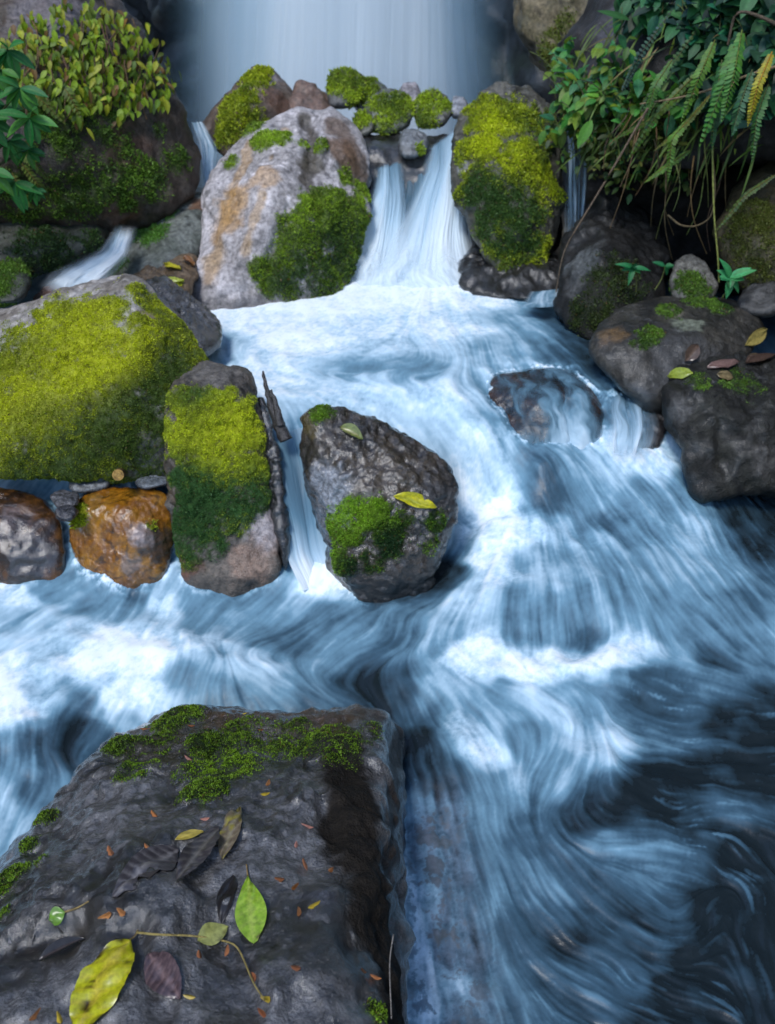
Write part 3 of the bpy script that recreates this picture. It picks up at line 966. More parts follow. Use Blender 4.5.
mid_rock = Rock('boulder', 'dark speckled boulder with a yellow leaf, in the middle of the rapid', [
    (305, 412, 2.27), (345, 408, 2.30), (395, 432, 2.27), (432, 455, 2.24), (303, 440, 2.24), (315, 490, 2.16), (327, 530, 2.09), (347, 572, 1.99), (358, 586, 1.96), (395, 572, 1.97), (430, 556, 2.01), (447, 528, 2.07), (455, 490, 2.14), (448, 470, 2.2),
    (352, 520, 2.03), (425, 500, 2.06), (345, 480, 2.10), (362, 640, 1.93), (422, 615, 1.97), (335, 600, 2.1)], back=0.28, sub=7, worn=2, rough=0.012, lump=4, crag=0.005, facet=0.014,
    base=(0.06, 0.043, 0.028), base2=(0.015, 0.012, 0.009), wet=0.24, mat=M_WET,
    spots=[(330, 490, 30, (0.3, 0.32, 0.36), .95, 0.25), (340, 515, 18, (0.28, 0.3, 0.34), .9, .25), (322, 520, 18, (0.18, 0.2, 0.23), .8), (390, 470, 45, (0.09, 0.068, 0.045), .7), (440, 500, 25, (0.03, 0.028, 0.028), .9, 0.12), (310, 425, 14, (0.12, 0.09, 0.03), .7)],  # pale blue-grey spots on the left facet: sky reflection painted in
    moss=[(345, 530, 26, 1.0), (370, 515, 24, .95), (385, 540, 26, .72), (340, 560, 22, .8), (400, 520, 14, .65), (435, 520, 15, .75), (430, 545, 14, .6), (355, 505, 14, .8), (322, 412, 14, .8), (370, 560, 20, .6)],
    moss_len=0.0055, moss_n=50000, moss_col=((0.006, 0.022, 0.005), (0.11, 0.2, 0.01)), waterline=.16,
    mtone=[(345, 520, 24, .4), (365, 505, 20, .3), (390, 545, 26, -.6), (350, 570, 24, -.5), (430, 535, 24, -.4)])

left_moss = Rock('boulder', 'largest yellow-green moss covered boulder at the left edge', [
    (-60, 330, 2.6), (0, 318, 2.62), (40, 305, 2.62), (100, 292, 2.66), (126, 272, 2.72), (140, 292, 2.62), (165, 318, 2.55), (205, 360, 2.5), (120, 300, 2.52), (135, 330, 2.44),
    (195, 420, 2.36), (170, 470, 2.3), (165, 476, 2.27), (120, 470, 2.2), (60, 478, 2.17), (15, 478, 2.17), (-60, 460, 2.2), (0, 350, 2.5), (-60, 380, 2.4), (120, 420, 2.22), (140, 380, 2.33)], back=0.45, sub=7, worn=2, rough=0.016, lump=5, facet=0.012,
    base=(0.32, 0.3, 0.29), base2=(0.16, 0.14, 0.12), wet=0.6, moss_len=0.0055, moss_n=150000, moss_col=YG, moss_cut=0.4,
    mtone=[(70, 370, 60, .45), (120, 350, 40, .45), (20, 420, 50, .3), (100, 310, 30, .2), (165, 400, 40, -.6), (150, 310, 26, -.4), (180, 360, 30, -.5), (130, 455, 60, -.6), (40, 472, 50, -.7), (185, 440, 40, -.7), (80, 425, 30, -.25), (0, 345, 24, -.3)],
    spots=[(150, 320, 14, (0.25, 0.17, 0.08), .6)],
    grooves=[([(124, 276), (133, 305), (140, 332), (142, 360)], .013, -.014)],
    moss=[(175, 335, 24, 1.1), (195, 358, 20, 1.1), (152, 308, 20, 1.0), (138, 292, 12, .7), (200, 385, 20, 1.), (60, 400, 120, 1.0), (-40, 400, 60, .9), (120, 380, 60, .95), (30, 440, 60, .9), (120, 440, 50, .8), (160, 420, 36, .8), (170, 380, 36, .8), (185, 365, 22, .7), (90, 330, 36, .95), (60, 318, 14, .6), (150, 330, 22, .75), (115, 312, 20, .8), (160, 350, 30, .8), (40, 345, 22, .8), (190, 400, 30, .7)])

block = Rock('boulder', 'upright mossy block with a bare grey cap, left of the chute', [
    (172, 392, 2.34), (180, 375, 2.42), (205, 362, 2.47), (248, 372, 2.46), (254, 392, 2.38), (262, 430, 2.32), (272, 480, 2.22), (278, 520, 2.14), (278, 562, 2.05), (250, 575, 2.02), (185, 572, 2.03), (172, 520, 2.14), (166, 440, 2.27), (168, 410, 2.31), (215, 385, 2.36), (240, 400, 2.30), (230, 440, 2.24), (180, 420, 2.26), (200, 620, 1.98), (280, 620, 2.0)],
    back=0.3, sub=7, worn=2, rough=0.012, lump=4, facet=0.012, base=(0.09, 0.075, 0.06), base2=(0.04, 0.034, 0.028), wet=0.4,
    spots=[(210, 372, 26, (0.1, 0.09, 0.08), .8), (265, 530, 26, (0.32, 0.28, 0.28), .9, .25), (250, 560, 26, (0.22, 0.14, 0.1), .7, .25), (280, 545, 14, (0.3, 0.3, 0.33), .8), (185, 565, 16, (0.14, 0.06, 0.03), .8)],
    moss=[(210, 420, 40, 1.0), (240, 430, 30, 1.0), (190, 440, 30, 1.0), (205, 480, 40, 1.0), (250, 470, 24, .95), (200, 520, 36, .85), (235, 510, 28, .8), (190, 550, 22, .6), (265, 495, 16, .75), (185, 400, 22, .9), (230, 395, 14, .6), (170, 430, 14, .8), (215, 545, 20, .55), (250, 400, 10, .5)],
    moss_len=0.005, moss_n=110000, moss_col=((0.022, 0.06, 0.014), (0.26, 0.29, 0.01)), moss_cut=0.42,
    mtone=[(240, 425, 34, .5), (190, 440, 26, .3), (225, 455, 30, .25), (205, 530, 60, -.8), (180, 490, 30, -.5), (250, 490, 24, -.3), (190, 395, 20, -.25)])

ridge = Rock('boulder', 'narrow black wet stone ridge beside the mossy block, lining the chute', [
    (252, 385, 2.42), (266, 405, 2.36), (277, 440, 2.28), (282, 490, 2.17), (288, 520, 2.12), (280, 556, 2.04), (280, 560, 2.03), (276, 520, 2.14), (262, 450, 2.28), (290, 600, 1.98)], back=0.2, sub=6, worn=4, rough=0.012, lump=5, crag=0.006,
    base=(0.016, 0.017, 0.02), base2=(0.007, 0.006, 0.006), wet=0.2, mat=M_WET, spots=[(268, 420, 10, (0.1, 0.11, 0.13), .7), (295, 540, 14, (0.05, 0.03, 0.02), .8)])

Rock('boulder', 'rounded orange-brown wet stone under the largest mossy boulder', [
    (72, 516, 2.10), (80, 499, 2.17), (100, 490, 2.2), (150, 489, 2.2), (170, 499, 2.17), (172, 540, 2.1), (160, 570, 2.03), (130, 585, 2.0), (95, 560, 2.04), (70, 540, 2.08), (120, 510, 2.08), (140, 540, 2.03), (90, 620, 1.98), (160, 620, 2.0)], back=0.25, sub=7, worn=12, rough=0.008, lump=4, crag=0.003,
    relief=.25, base=(0.36, 0.16, 0.014), base2=(0.26, 0.095, 0.006), wet=0.1, mat=M_GLOSS, spots=[(160, 545, 22, (0.06, 0.04, 0.03), .9), (142, 535, 14, (0.34, 0.28, 0.27), .7), (130, 565, 12, (0.25, 0.22, 0.22), .6), (90, 505, 18, (0.28, 0.15, 0.02), .6)],
    moss=[(78, 515, 14, .9), (72, 500, 10, .8), (152, 525, 8, .6)], moss_len=0.008, moss_col=YG, waterline=.13)
Rock('boulder', 'low dark brown stone awash at the left edge', [
    (-60, 500, 2.15), (0, 488, 2.2), (40, 496, 2.2), (62, 520, 2.12), (66, 560, 2.03), (30, 580, 1.98), (-60, 590, 1.97), (0, 530, 2.05), (60, 620, 1.97), (-40, 640, 1.95)], back=0.25, sub=6, worn=14, rough=0.01, lump=4, crag=0.004,
    relief=.3, base=(0.15, 0.065, 0.018), base2=(0.03, 0.016, 0.01), wet=0.14, mat=M_GLOSS, spots=[(15, 520, 16, (0.16, 0.14, 0.15), .5), (20, 555, 40, (0.02, 0.016, 0.015), .8)])

# stones wedged between the left boulders
for lb, pts, bs in (
        ('flat blue-grey pebble wedged under the largest mossy boulder, left of the log end', [(68, 482, 2.20), (90, 475, 2.24), (112, 478, 2.23), (110, 490, 2.16), (80, 494, 2.15), (70, 490, 2.17)], (0.2, 0.21, 0.22)),
        ('flat blue-grey pebble wedged under the largest mossy boulder, right of the log end', [(132, 482, 2.20), (150, 474, 2.24), (172, 478, 2.23), (172, 486, 2.16), (140, 490, 2.15)], (0.16, 0.18, 0.2)),
        ('dark round pebble between the orange stone and the low brown stone', [(48, 496, 2.12), (62, 490, 2.16), (80, 494, 2.14), (80, 506, 2.07), (60, 512, 2.05)], (0.1, 0.1, 0.11)),
        ('small black pebble touching the waterline below the grey pebbles', [(55, 508, 2.04), (70, 504, 2.07), (80, 512, 2.04), (72, 522, 2.00), (56, 520, 2.00)], (0.05, 0.05, 0.06))):
    Rock('pebble', lb, pts, back=0.12, sub=5, worn=8, rough=0.004, base=bs, wet=0.25, cat='pebble', group='pebbles wedged under the mossy boulder')

pale = Rock('boulder', 'big pale lavender-grey boulder with orange stains, left of the cascade', [
    (196, 290, 3.6), (192, 305, 3.5), (205, 200, 3.95), (222, 165, 4.1), (250, 130, 4.25), (300, 105, 4.4), (335, 112, 4.4), (362, 138, 4.3), (370, 165, 4.2), (366, 215, 4.0), (345, 260, 3.85), (325, 292, 3.7), (290, 300, 3.56), (240, 312, 3.5), (270, 180, 3.85), (320, 150, 4.05), (260, 240, 3.62), (310, 215, 3.74), (200, 340, 3.45), (330, 330, 3.6)],
    back=0.6, sub=7, worn=2, rough=0.025, lump=5, facet=0.035, base=(0.44, 0.41, 0.42), base2=(0.27, 0.25, 0.25), wet=0.5,
    grooves=[([(305, 120), (312, 150), (308, 185), (318, 215)], 0.03, 0.03)],
    spots=[([(306, 118), (312, 150), (306, 180), (318, 212)], 0, 8, (0.05, 0.04, 0.028), .9), ([(250, 145), (228, 200), (208, 280)], 0, 9, (0.33, 0.2, 0.08), .6), ([(285, 130), (262, 200), (245, 250)], 0, 6, (0.36, 0.22, 0.08), .5), ([(335, 125), (352, 150), (362, 175)], 0, 14, (0.1, 0.06, 0.035), .8), (235, 200, 22, (0.36, 0.2, 0.06), .7), (225, 225, 24, (0.35, 0.2, 0.07), .6), (262, 175, 18, (0.36, 0.2, 0.06), .6), (212, 260, 18, (0.3, 0.2, 0.1), .5), (312, 165, 16, (0.06, 0.05, 0.035), .9), (345, 150, 22, (0.14, 0.08, 0.045), .85), (350, 170, 16, (0.1, 0.06, 0.035), .8), (310, 205, 10, (0.06, 0.045, 0.03), .8)],
    moss=[(270, 138, 22, 1.1), (250, 130, 14, .9), (330, 215, 34, 1.2), (305, 250, 38, 1.2), (275, 275, 22, 1.1), (355, 220, 26, 1.1), (335, 255, 30, 1.1), (362, 190, 12, 1.), (258, 268, 12, .8), (316, 190, 8, .7), (340, 200, 18, .95), (345, 240, 26, .9), (320, 275, 28, .9), (358, 200, 12, .8), (345, 178, 12, .8), (320, 145, 10, .7), (303, 145, 9, .6), (232, 162, 10, .7), (290, 290, 16, .8)],
    moss_len=0.009, moss_n=30000, moss_col=MG, moss_cut=0.45, waterline=.52, mtone=[(270, 138, 20, .5), (300, 280, 40, -.5), (345, 250, 34, -.7), (320, 215, 20, .3), (270, 240, 20, .2)])
Rock('boulder', 'peaked moss-capped boulder behind the pale boulder', [
    (196, 140, 4.7), (215, 108, 4.75), (240, 85, 4.8), (255, 66, 4.9), (270, 70, 4.9), (290, 88, 4.85), (298, 115, 4.7), (280, 140, 4.55), (230, 160, 4.5), (255, 100, 4.6), (225, 125, 4.55)], back=0.5, sub=6, worn=4, rough=0.02, facet=0.02, base=(0.12, 0.09, 0.07), wet=0.5,
    spots=[(278, 100, 18, (0.1, 0.05, 0.03), .8), (270, 80, 10, (0.22, 0.2, 0.22), .6)], moss=[(235, 105, 28, 1.0), (255, 80, 18, 1.0), (225, 125, 22, .9), (250, 120, 18, .8), (262, 72, 10, .9)], moss_len=0.014, moss_n=9000, moss_col=((0.02, 0.05, 0.008), (0.22, 0.25, 0.01)))
Rock('boulder', 'small brown pointed stone between the peaked boulder and the round ledge stones', [(284, 115, 4.75), (298, 82, 4.85), (315, 84, 4.85), (334, 108, 4.75), (325, 125, 4.6), (292, 128, 4.6)], back=0.3, sub=5, worn=3, rough=0.02, facet=0.02, base=(0.16, 0.1, 0.075), wet=0.4)

# the row of stones along the ledge
for lb, pts, bs, ms in (
        ('dark mossy round stone, first of the ledge row', [(326, 92, 4.9), (332, 72, 4.95), (345, 68, 4.95), (362, 74, 4.95), (366, 95, 4.85), (350, 108, 4.75), (330, 108, 4.75)], (0.1, 0.1, 0.1), [(345, 80, 22, .8), (355, 95, 14, 1.)]),
        ('dark dome stone half hidden behind the brightest ledge stone', [(350, 100, 4.95), (358, 80, 5.0), (372, 78, 5.0), (388, 88, 5.0), (390, 110, 4.9), (360, 115, 4.85)], (0.1, 0.11, 0.11), [(365, 88, 20, .7)]),
        ('ledge stone with the brightest yellow-green moss patch', [(362, 118, 4.7), (368, 98, 4.8), (385, 88, 4.82), (405, 92, 4.8), (414, 108, 4.72), (410, 128, 4.6), (390, 136, 4.55), (370, 132, 4.6)], (0.11, 0.12, 0.1), [(400, 105, 16, 1.1), (380, 105, 16, .7), (385, 122, 16, .6), (395, 112, 16, 1.)]),
        ('bare bluish stone standing behind the bright moss stone', [(398, 94, 5.0), (404, 83, 5.05), (415, 82, 5.05), (421, 92, 5.0), (418, 106, 4.9), (402, 108, 4.9)], (0.26, 0.24, 0.26), []),
        ('broad green moss stone near the right end of the ledge row', [(412, 112, 4.72), (420, 95, 4.8), (432, 90, 4.82), (448, 96, 4.8), (453, 112, 4.7), (445, 126, 4.6), (418, 128, 4.6)], (0.12, 0.12, 0.11), [(430, 102, 20, .75), (425, 118, 14, .8), (445, 105, 10, .7)]),
        ('smallest smooth blue-grey stone at the right end of the ledge row', [(450, 106, 4.75), (454, 97, 4.8), (463, 96, 4.8), (468, 106, 4.75), (464, 118, 4.68), (452, 118, 4.68)], (0.26, 0.27, 0.3), []),
        ('wet grey stone splitting the lip of the cascade', [(398, 145, 4.4), (402, 132, 4.45), (414, 128, 4.46), (426, 136, 4.44), (427, 150, 4.36), (415, 160, 4.3), (400, 157, 4.3)], (0.16, 0.17, 0.18), [(420, 150, 6, .6)]),
        ('low mossy rubble stone under the first ledge stone', [(352, 122, 4.65), (358, 108, 4.7), (372, 112, 4.7), (376, 130, 4.55), (362, 140, 4.5)], (0.12, 0.12, 0.1), [(362, 120, 12, .9)])):
    Rock('ledge_stone', lb, pts, back=0.25, sub=5, worn=6, rough=0.012, base=bs, wet=0.35, moss=ms, moss_len=0.013, moss_n=3500, moss_col=((0.02, 0.045, 0.012), (0.2, 0.26, 0.012)), cat='stone', group='stones along the cascade ledge')
Rock('ledge_shelf', 'dark wet rock shelf the cascade pours over', [(330, 136, 4.65), (375, 160, 4.4), (470, 139, 4.6), (472, 152, 4.45), (470, 190, 4.36), (470, 290, 4.2), (350, 290, 4.2), (368, 190, 4.36), (560, 145, 4.7), (560, 250, 4.4), (300, 200, 4.6)], back=0.7, sub=6, worn=4, rough=0.02, base=(0.03, 0.028, 0.026), wet=0.2, mat=M_WET, cat='rock shelf')

right_moss = Rock('boulder', 'tall mossy boulder right of the cascade', [
    (452, 150, 4.1), (462, 118, 4.2), (480, 95, 4.28), (500, 83, 4.3), (530, 86, 4.3), (555, 110, 4.2), (562, 140, 4.12), (560, 200, 3.96), (556, 245, 3.86), (545, 270, 3.76), (495, 270, 3.74), (476, 240, 3.84), (458, 195, 3.96), (450, 170, 4.05), (480, 140, 3.95), (530, 150, 3.92), (500, 190, 3.8), (530, 220, 3.76)], back=0.55, sub=7, worn=2, rough=0.022, lump=5, facet=0.025,
    base=(0.09, 0.085, 0.07), base2=(0.04, 0.04, 0.03), wet=0.5, moss_len=0.01, moss_n=40000, moss_col=((0.025, 0.055, 0.01), (0.26, 0.29, 0.008)), moss_cut=0.42,
    mtone=[(500, 130, 22, .5), (520, 160, 20, .5), (485, 150, 16, .4), (545, 180, 16, .4), (535, 120, 26, -.5), (480, 200, 36, -.6), (520, 215, 40, -.7), (550, 150, 16, -.4), (520, 258, 24, -.1)],
    spots=[(462, 170, 8, (0.25, 0.25, 0.25), .7)],
    moss=[(500, 120, 36, 1.0), (485, 145, 22, .95), (525, 160, 30, .95), (540, 170, 18, .9), (530, 115, 26, .7), (475, 185, 26, .6), (505, 190, 30, .62), (535, 205, 24, .62), (520, 255, 30, .7), (545, 140, 18, .6), (490, 225, 24, .7), (540, 250, 18, .75), (465, 150, 16, .7), (462, 190, 14, .6), (555, 190, 16, .6), (500, 240, 26, .7), (550, 120, 16, .7), (515, 215, 26, .7), (480, 110, 18, .8)])
Rock('boulder', 'black undercut wet stone at the foot of the tall mossy boulder', [(458, 262, 3.9), (470, 246, 3.95), (510, 262, 3.8), (560, 260, 3.85), (566, 285, 3.65), (545, 305, 3.5), (480, 298, 3.6), (462, 285, 3.7)], back=0.4, sub=6, worn=3, rough=0.025, crag=0.012, facet=0.03, base=(0.014, 0.013, 0.012), base2=(0.005, 0.005, 0.005), wet=0.42, mat=M_WET)
dark_rock = Rock('boulder', 'dark wet rock below the hanging ferns', [(558, 300, 3.35), (566, 240, 3.6), (590, 205, 3.75), (610, 190, 3.8), (645, 210, 3.75), (668, 255, 3.5), (665, 310, 3.25), (620, 335, 3.1), (570, 325, 3.2), (600, 260, 3.3), (590, 345, 3.1)], back=0.5, sub=6, worn=5, rough=0.03, facet=0.02, crag=0.01,
    base=(0.014, 0.013, 0.011), base2=(0.004, 0.004, 0.004), wet=0.55, mat=M_WET, moss=[(620, 280, 40, .5), (590, 310, 30, .5)], moss_len=.01, moss_n=4000, moss_col=((0.006, 0.014, 0.004), (0.03, 0.045, 0.008)), spots=[(585, 260, 22, (0.12, 0.13, 0.13), .8), (575, 285, 16, (0.1, 0.1, 0.1), .7)])
smooth_rock = Rock('boulder', 'smooth grey-brown boulder with a lichen patch on the right bank', [
    (588, 352, 2.78), (596, 325, 2.92), (620, 308, 3.02), (665, 297, 3.08), (715, 298, 3.08), (755, 312, 3.0), (768, 335, 2.9), (740, 362, 2.75), (680, 378, 2.68), (650, 390, 2.62), (612, 385, 2.66), (640, 340, 2.76), (700, 335, 2.78), (650, 420, 2.6)], back=0.45, sub=7, worn=12, rough=0.012, lump=3, facet=0.006,
    relief=.4, base=(0.05, 0.045, 0.036), base2=(0.014, 0.013, 0.01), wet=0.5, mat=M_WET, spots=[(612, 335, 16, (0.16, 0.09, 0.03), .7), (690, 325, 16, (0.26, 0.29, 0.22), .75), (672, 312, 10, (0.22, 0.2, 0.16), .6), (680, 355, 40, (0.06, 0.06, 0.062), .6)],
    moss=[(650, 335, 16, .8), (670, 312, 18, .7), (700, 302, 20, .72), (640, 345, 12, .6), (720, 310, 16, .6)], moss_len=0.008, moss_n=8000, moss_col=DG, moss_cut=.5, waterline=.46)
bank_rock = Rock('boulder', 'dark wet boulder with lichen specks at the right edge below the leaf litter', [
    (663, 392, 2.55), (680, 372, 2.66), (730, 362, 2.72), (800, 352, 2.75), (860, 400, 2.6), (840, 480, 2.35), (775, 480, 2.32), (735, 470, 2.34), (690, 448, 2.4), (672, 430, 2.45), (720, 400, 2.48), (760, 430, 2.38), (700, 500, 2.3)], back=0.5, sub=7, worn=3, rough=0.024, lump=4, facet=0.018, crag=0.006,
    base=(0.02, 0.02, 0.015), base2=(0.006, 0.006, 0.005), wet=0.56, mat=M_WET, spots=[(680, 408, 14, (0.1, 0.1, 0.1), .7), (765, 460, 18, (0.08, 0.075, 0.07), .7)], moss=[(740, 385, 30, .5), (700, 380, 18, .5), (760, 345, 14, .6)], moss_len=0.006, moss_n=5000, moss_col=DG, moss_cut=.5, waterline=.2)
Rock('boulder', 'small mossy stone behind the smooth grey-brown boulder', [(668, 285, 3.12), (676, 262, 3.2), (690, 254, 3.24), (706, 262, 3.2), (718, 285, 3.12), (712, 300, 3.05), (675, 300, 3.05)], back=0.25, sub=6, worn=8, rough=0.01, base=(0.13, 0.125, 0.11), wet=0.5, moss=[(690, 285, 18, .85), (700, 292, 12, .7)], moss_len=0.008, moss_n=3000, moss_col=DG)
Rock('boulder', 'brown-green shaded boulder under the hanging fern at the right edge', [(716, 230, 3.3), (735, 190, 3.4), (775, 160, 3.5), (850, 170, 3.5), (860, 290, 3.1), (790, 300, 3.05), (735, 285, 3.12), (720, 262, 3.2), (770, 230, 3.12)], back=0.5, sub=6, worn=7, rough=0.02, facet=0.012, base=(0.075, 0.06, 0.03), base2=(0.035, 0.03, 0.015), wet=0.5, moss=[(750, 220, 36, .6), (760, 260, 30, .5)], moss_len=0.009, moss_n=6000, moss_col=((0.02, 0.03, 0.005), (0.06, 0.07, 0.01)))
Rock('boulder', 'small dark stone beside the green seedling at the right edge', [(735, 300, 3.02), (752, 282, 3.1), (790, 276, 3.1), (800, 300, 2.95), (770, 318, 2.9), (740, 315, 2.95)], back=0.25, sub=5, worn=6, rough=0.012, base=(0.06, 0.06, 0.06), wet=0.4)
brown_rock = Rock('boulder', 'low glossy dark brown hump of stone veiled by the rapid', [(480, 392, 2.72), (500, 376, 2.78), (535, 369, 2.82), (570, 372, 2.80), (592, 384, 2.74), (604, 408, 2.64), (600, 440, 2.50), (560, 450, 2.46), (515, 444, 2.48), (488, 415, 2.62), (540, 398, 2.59), (575, 400, 2.59), (570, 480, 2.42), (520, 480, 2.42)], back=0.3, sub=7, worn=18, rough=0.014, lump=3, relief=.15,
    grooves=[([(552, 368), (566, 400), (570, 445)], 0.022, 0.016)], base=(0.075, 0.034, 0.016), base2=(0.022, 0.011, 0.007), wet=0.24, mat=M_GLOSS)
black_stone = Rock('boulder', 'small black stone in the spill between the brown stone and the right bank', [(604, 398, 2.72), (625, 388, 2.78), (660, 398, 2.74), (668, 425, 2.6), (660, 450, 2.48), (610, 450, 2.48)], back=0.3, sub=6, worn=6, rough=0.016, crag=0.006, base=(0.04, 0.035, 0.035), wet=0.14, mat=M_WET)



def film(name, rock, px0, px1, width, strands, seed, lo=0.0, foam0=.45):
    """water clinging to a boulder: follows its surface a few mm out, in strands from px0 down to px1"""
    a, b = rock.hit(*px0)[0], rock.hit(*px1)[0]
    V, F, N_ = rock.V, rock.F, rock.n
    ax = (b - a) / np.linalg.norm(b - a)
    sd_ = np.cross(ax, [0, -0.6, 0.8])
    sd_ /= np.linalg.norm(sd_)
    u = (V - a) @ sd_
    t = (V - a) @ ax / np.linalg.norm(b - a)
    q = np.stack([u * strands + 0.5 * fbm(V, 14, 2, seed + 1), t * 1.3, u * 0], -1)
    st_ = fbm(q, 1, 4, seed, gain=.6)
    st2 = fbm(q * np.array([.3, .6, 1]), 1, 2, seed + 4)
    inside_ = smooth(width, width * .6, np.abs(u)) * smooth(-.35, -.05, t) * smooth(1.4, 1.15, t)
    cov = np.clip(inside_ * (0.25 + lo + 0.75 * st_ + 0.7 * st2 + 0.35 * smooth(.6, 1.1, t)), 0, 1)
    keep = (cov[F] > 0.01).any(1)
    F2 = F[keep]
    idx = np.unique(F2)
    m_ = np.zeros(len(V), int)
    m_[idx] = np.arange(len(idx))
    Vn = V[idx] + N_[idx] * (0.005 + 0.006 * np.clip(st_[idx], 0, 1) * cov[idx])[:, None]
    o = mesh_obj(name, Vn, m_[F2], M_FALL, attrs={'foam': np.clip(foam0 + .25 * st_ + .2 * st2 + .25 * smooth(.5, 1.1, t), 0, 1)[idx], 'cover': cov[idx], 'tint': np.full((len(idx), 3), .01)})
    tag(o, kind='structure')


film('rapid_veil_water', brown_rock, (535, 374), (555, 438), .2, 16, 5, .2, .3)
fall_obj('side_spill_water', [
    fall('s', A((594, 380, 2.80), (598, 392, 2.70), (602, 420, 2.55), (596, 456, 2.42)), A((656, 392, 2.80), (658, 402, 2.70), (662, 425, 2.57), (658, 456, 2.44)), 120, 90,
         lambda U, V, a, b: edge(U + .1 * b, .35, .4) * smooth(0, .35, V) * smooth(1, .8, V) * (0.38 + 0.2 * a + 0.5 * b + .3 * V ** 2), lambda U, V, a, b: 0.4 + 0.2 * a + .15 * b + 0.35 * V ** 2, 0.02, 0.012, 85, (6, 1.0))])
# upper left
big_left = Rock('boulder', 'huge dark overhanging boulder under the creeper at upper left', [
    (-80, 20, 4.0), (0, -40, 4.3), (60, -60, 4.4), (100, -20, 4.4), (125, 10, 4.35), (150, 50, 4.25), (172, 95, 4.2), (195, 150, 4.15), (202, 180, 4.1), (180, 205, 3.95), (140, 228, 3.85), (100, 225, 3.75), (40, 215, 3.6), (-80, 230, 3.5), (60, 100, 3.75), (100, 150, 3.75), (20, 150, 3.5), (-80, 120, 3.6)], back=0.7, sub=7, worn=5, rough=0.03, lump=5, facet=0.02,
    base=(0.055, 0.04, 0.03), base2=(0.022, 0.018, 0.014), wet=0.5, spots=[(60, 15, 50, (0.16, 0.14, 0.15), .7), (130, 150, 30, (0.11, 0.06, 0.04), .7), (120, 210, 22, (0.08, 0.04, 0.025), .7)],
    moss=[(60, 120, 50, .55), (110, 130, 40, .5), (20, 200, 40, .6), (150, 180, 30, .7), (90, 190, 36, .6), (175, 160, 22, .6), (40, 120, 30, .6), (130, 190, 26, .7), (60, 200, 30, .55), (160, 130, 14, .5)], moss_len=0.012, moss_n=9000, moss_col=DG, moss_cut=.5)
Rock('boulder', 'dark green-black boulder below the huge overhanging boulder', [(-80, 215, 3.7), (0, 205, 3.75), (60, 215, 3.75), (105, 225, 3.75), (110, 240, 3.65), (75, 265, 3.5), (30, 275, 3.4), (-80, 285, 3.3), (40, 240, 3.45)], back=0.4, sub=6, worn=7, rough=0.02, base=(0.05, 0.055, 0.045), base2=(0.025, 0.03, 0.022), wet=0.45, moss=[(40, 240, 40, .6), (90, 240, 16, .6)], moss_len=0.011, moss_n=5000, moss_col=((0.008, 0.022, 0.006), (0.03, 0.06, 0.012)))
Rock('boulder', 'mossy dark round stone at the far left edge of the upper pool', [(-60, 265, 3.3), (0, 254, 3.36), (22, 262, 3.3), (32, 285, 3.15), (20, 305, 3.0), (-60, 310, 3.0)], back=0.3, sub=6, worn=8, rough=0.012, base=(0.05, 0.055, 0.045), wet=0.45, moss=[(10, 270, 22, .9), (-10, 285, 30, .8)], moss_len=0.01, moss_n=3500, moss_col=DG)
Rock('boulder', 'sloping green-grey slab left of the pale boulder', [(100, 285, 3.55), (110, 262, 3.7), (140, 222, 3.95), (165, 205, 4.05), (195, 192, 4.15), (212, 195, 4.1), (205, 240, 3.85), (195, 260, 3.7), (150, 275, 3.55), (110, 300, 3.4), (170, 235, 3.75)], back=0.4, sub=6, worn=4, rough=0.015, facet=0.01, base=(0.13, 0.14, 0.125), base2=(0.07, 0.08, 0.065), wet=0.5, spots=[(200, 205, 12, (0.12, 0.05, 0.02), .8)], moss=[(150, 235, 22, .7), (165, 215, 14, .6), (120, 265, 14, .6)], moss_len=0.009, moss_n=4500, moss_col=((0.02, 0.06, 0.01), (0.07, 0.15, 0.02)))
litter_rock = Rock('boulder', 'low brown stone holding yellow leaf litter beside the pale boulder', [(105, 300, 3.3), (135, 275, 3.5), (160, 262, 3.62), (195, 255, 3.68), (200, 275, 3.55), (185, 300, 3.3), (140, 310, 3.2)], back=0.3, sub=6, worn=5, rough=0.02, facet=0.015, base=(0.12, 0.08, 0.045), wet=0.5, moss=[(170, 285, 14, .7), (130, 290, 12, .8)], moss_len=0.01, moss_n=3000, moss_col=YG)
Rock('boulder', 'dark streaked wet slab behind the largest mossy boulder', [(140, 285, 3.1), (165, 278, 3.2), (195, 300, 3.15), (220, 328, 3.0), (218, 346, 2.85), (200, 356, 2.75), (170, 330, 2.8), (150, 310, 2.9)], back=0.3, sub=6, worn=3, rough=0.015, crag=0.008, base=(0.09, 0.085, 0.085), base2=(0.035, 0.033, 0.033), wet=0.2, mat=M_WET)
Rock('boulder', 'brown rounded stone in the small left pool', [(32, 300, 3.2), (45, 286, 3.3), (70, 284, 3.3), (88, 292, 3.22), (85, 310, 3.1), (40, 312, 3.08)], back=0.2, sub=5, worn=8, rough=0.01, base=(0.12, 0.07, 0.055), wet=0.3)

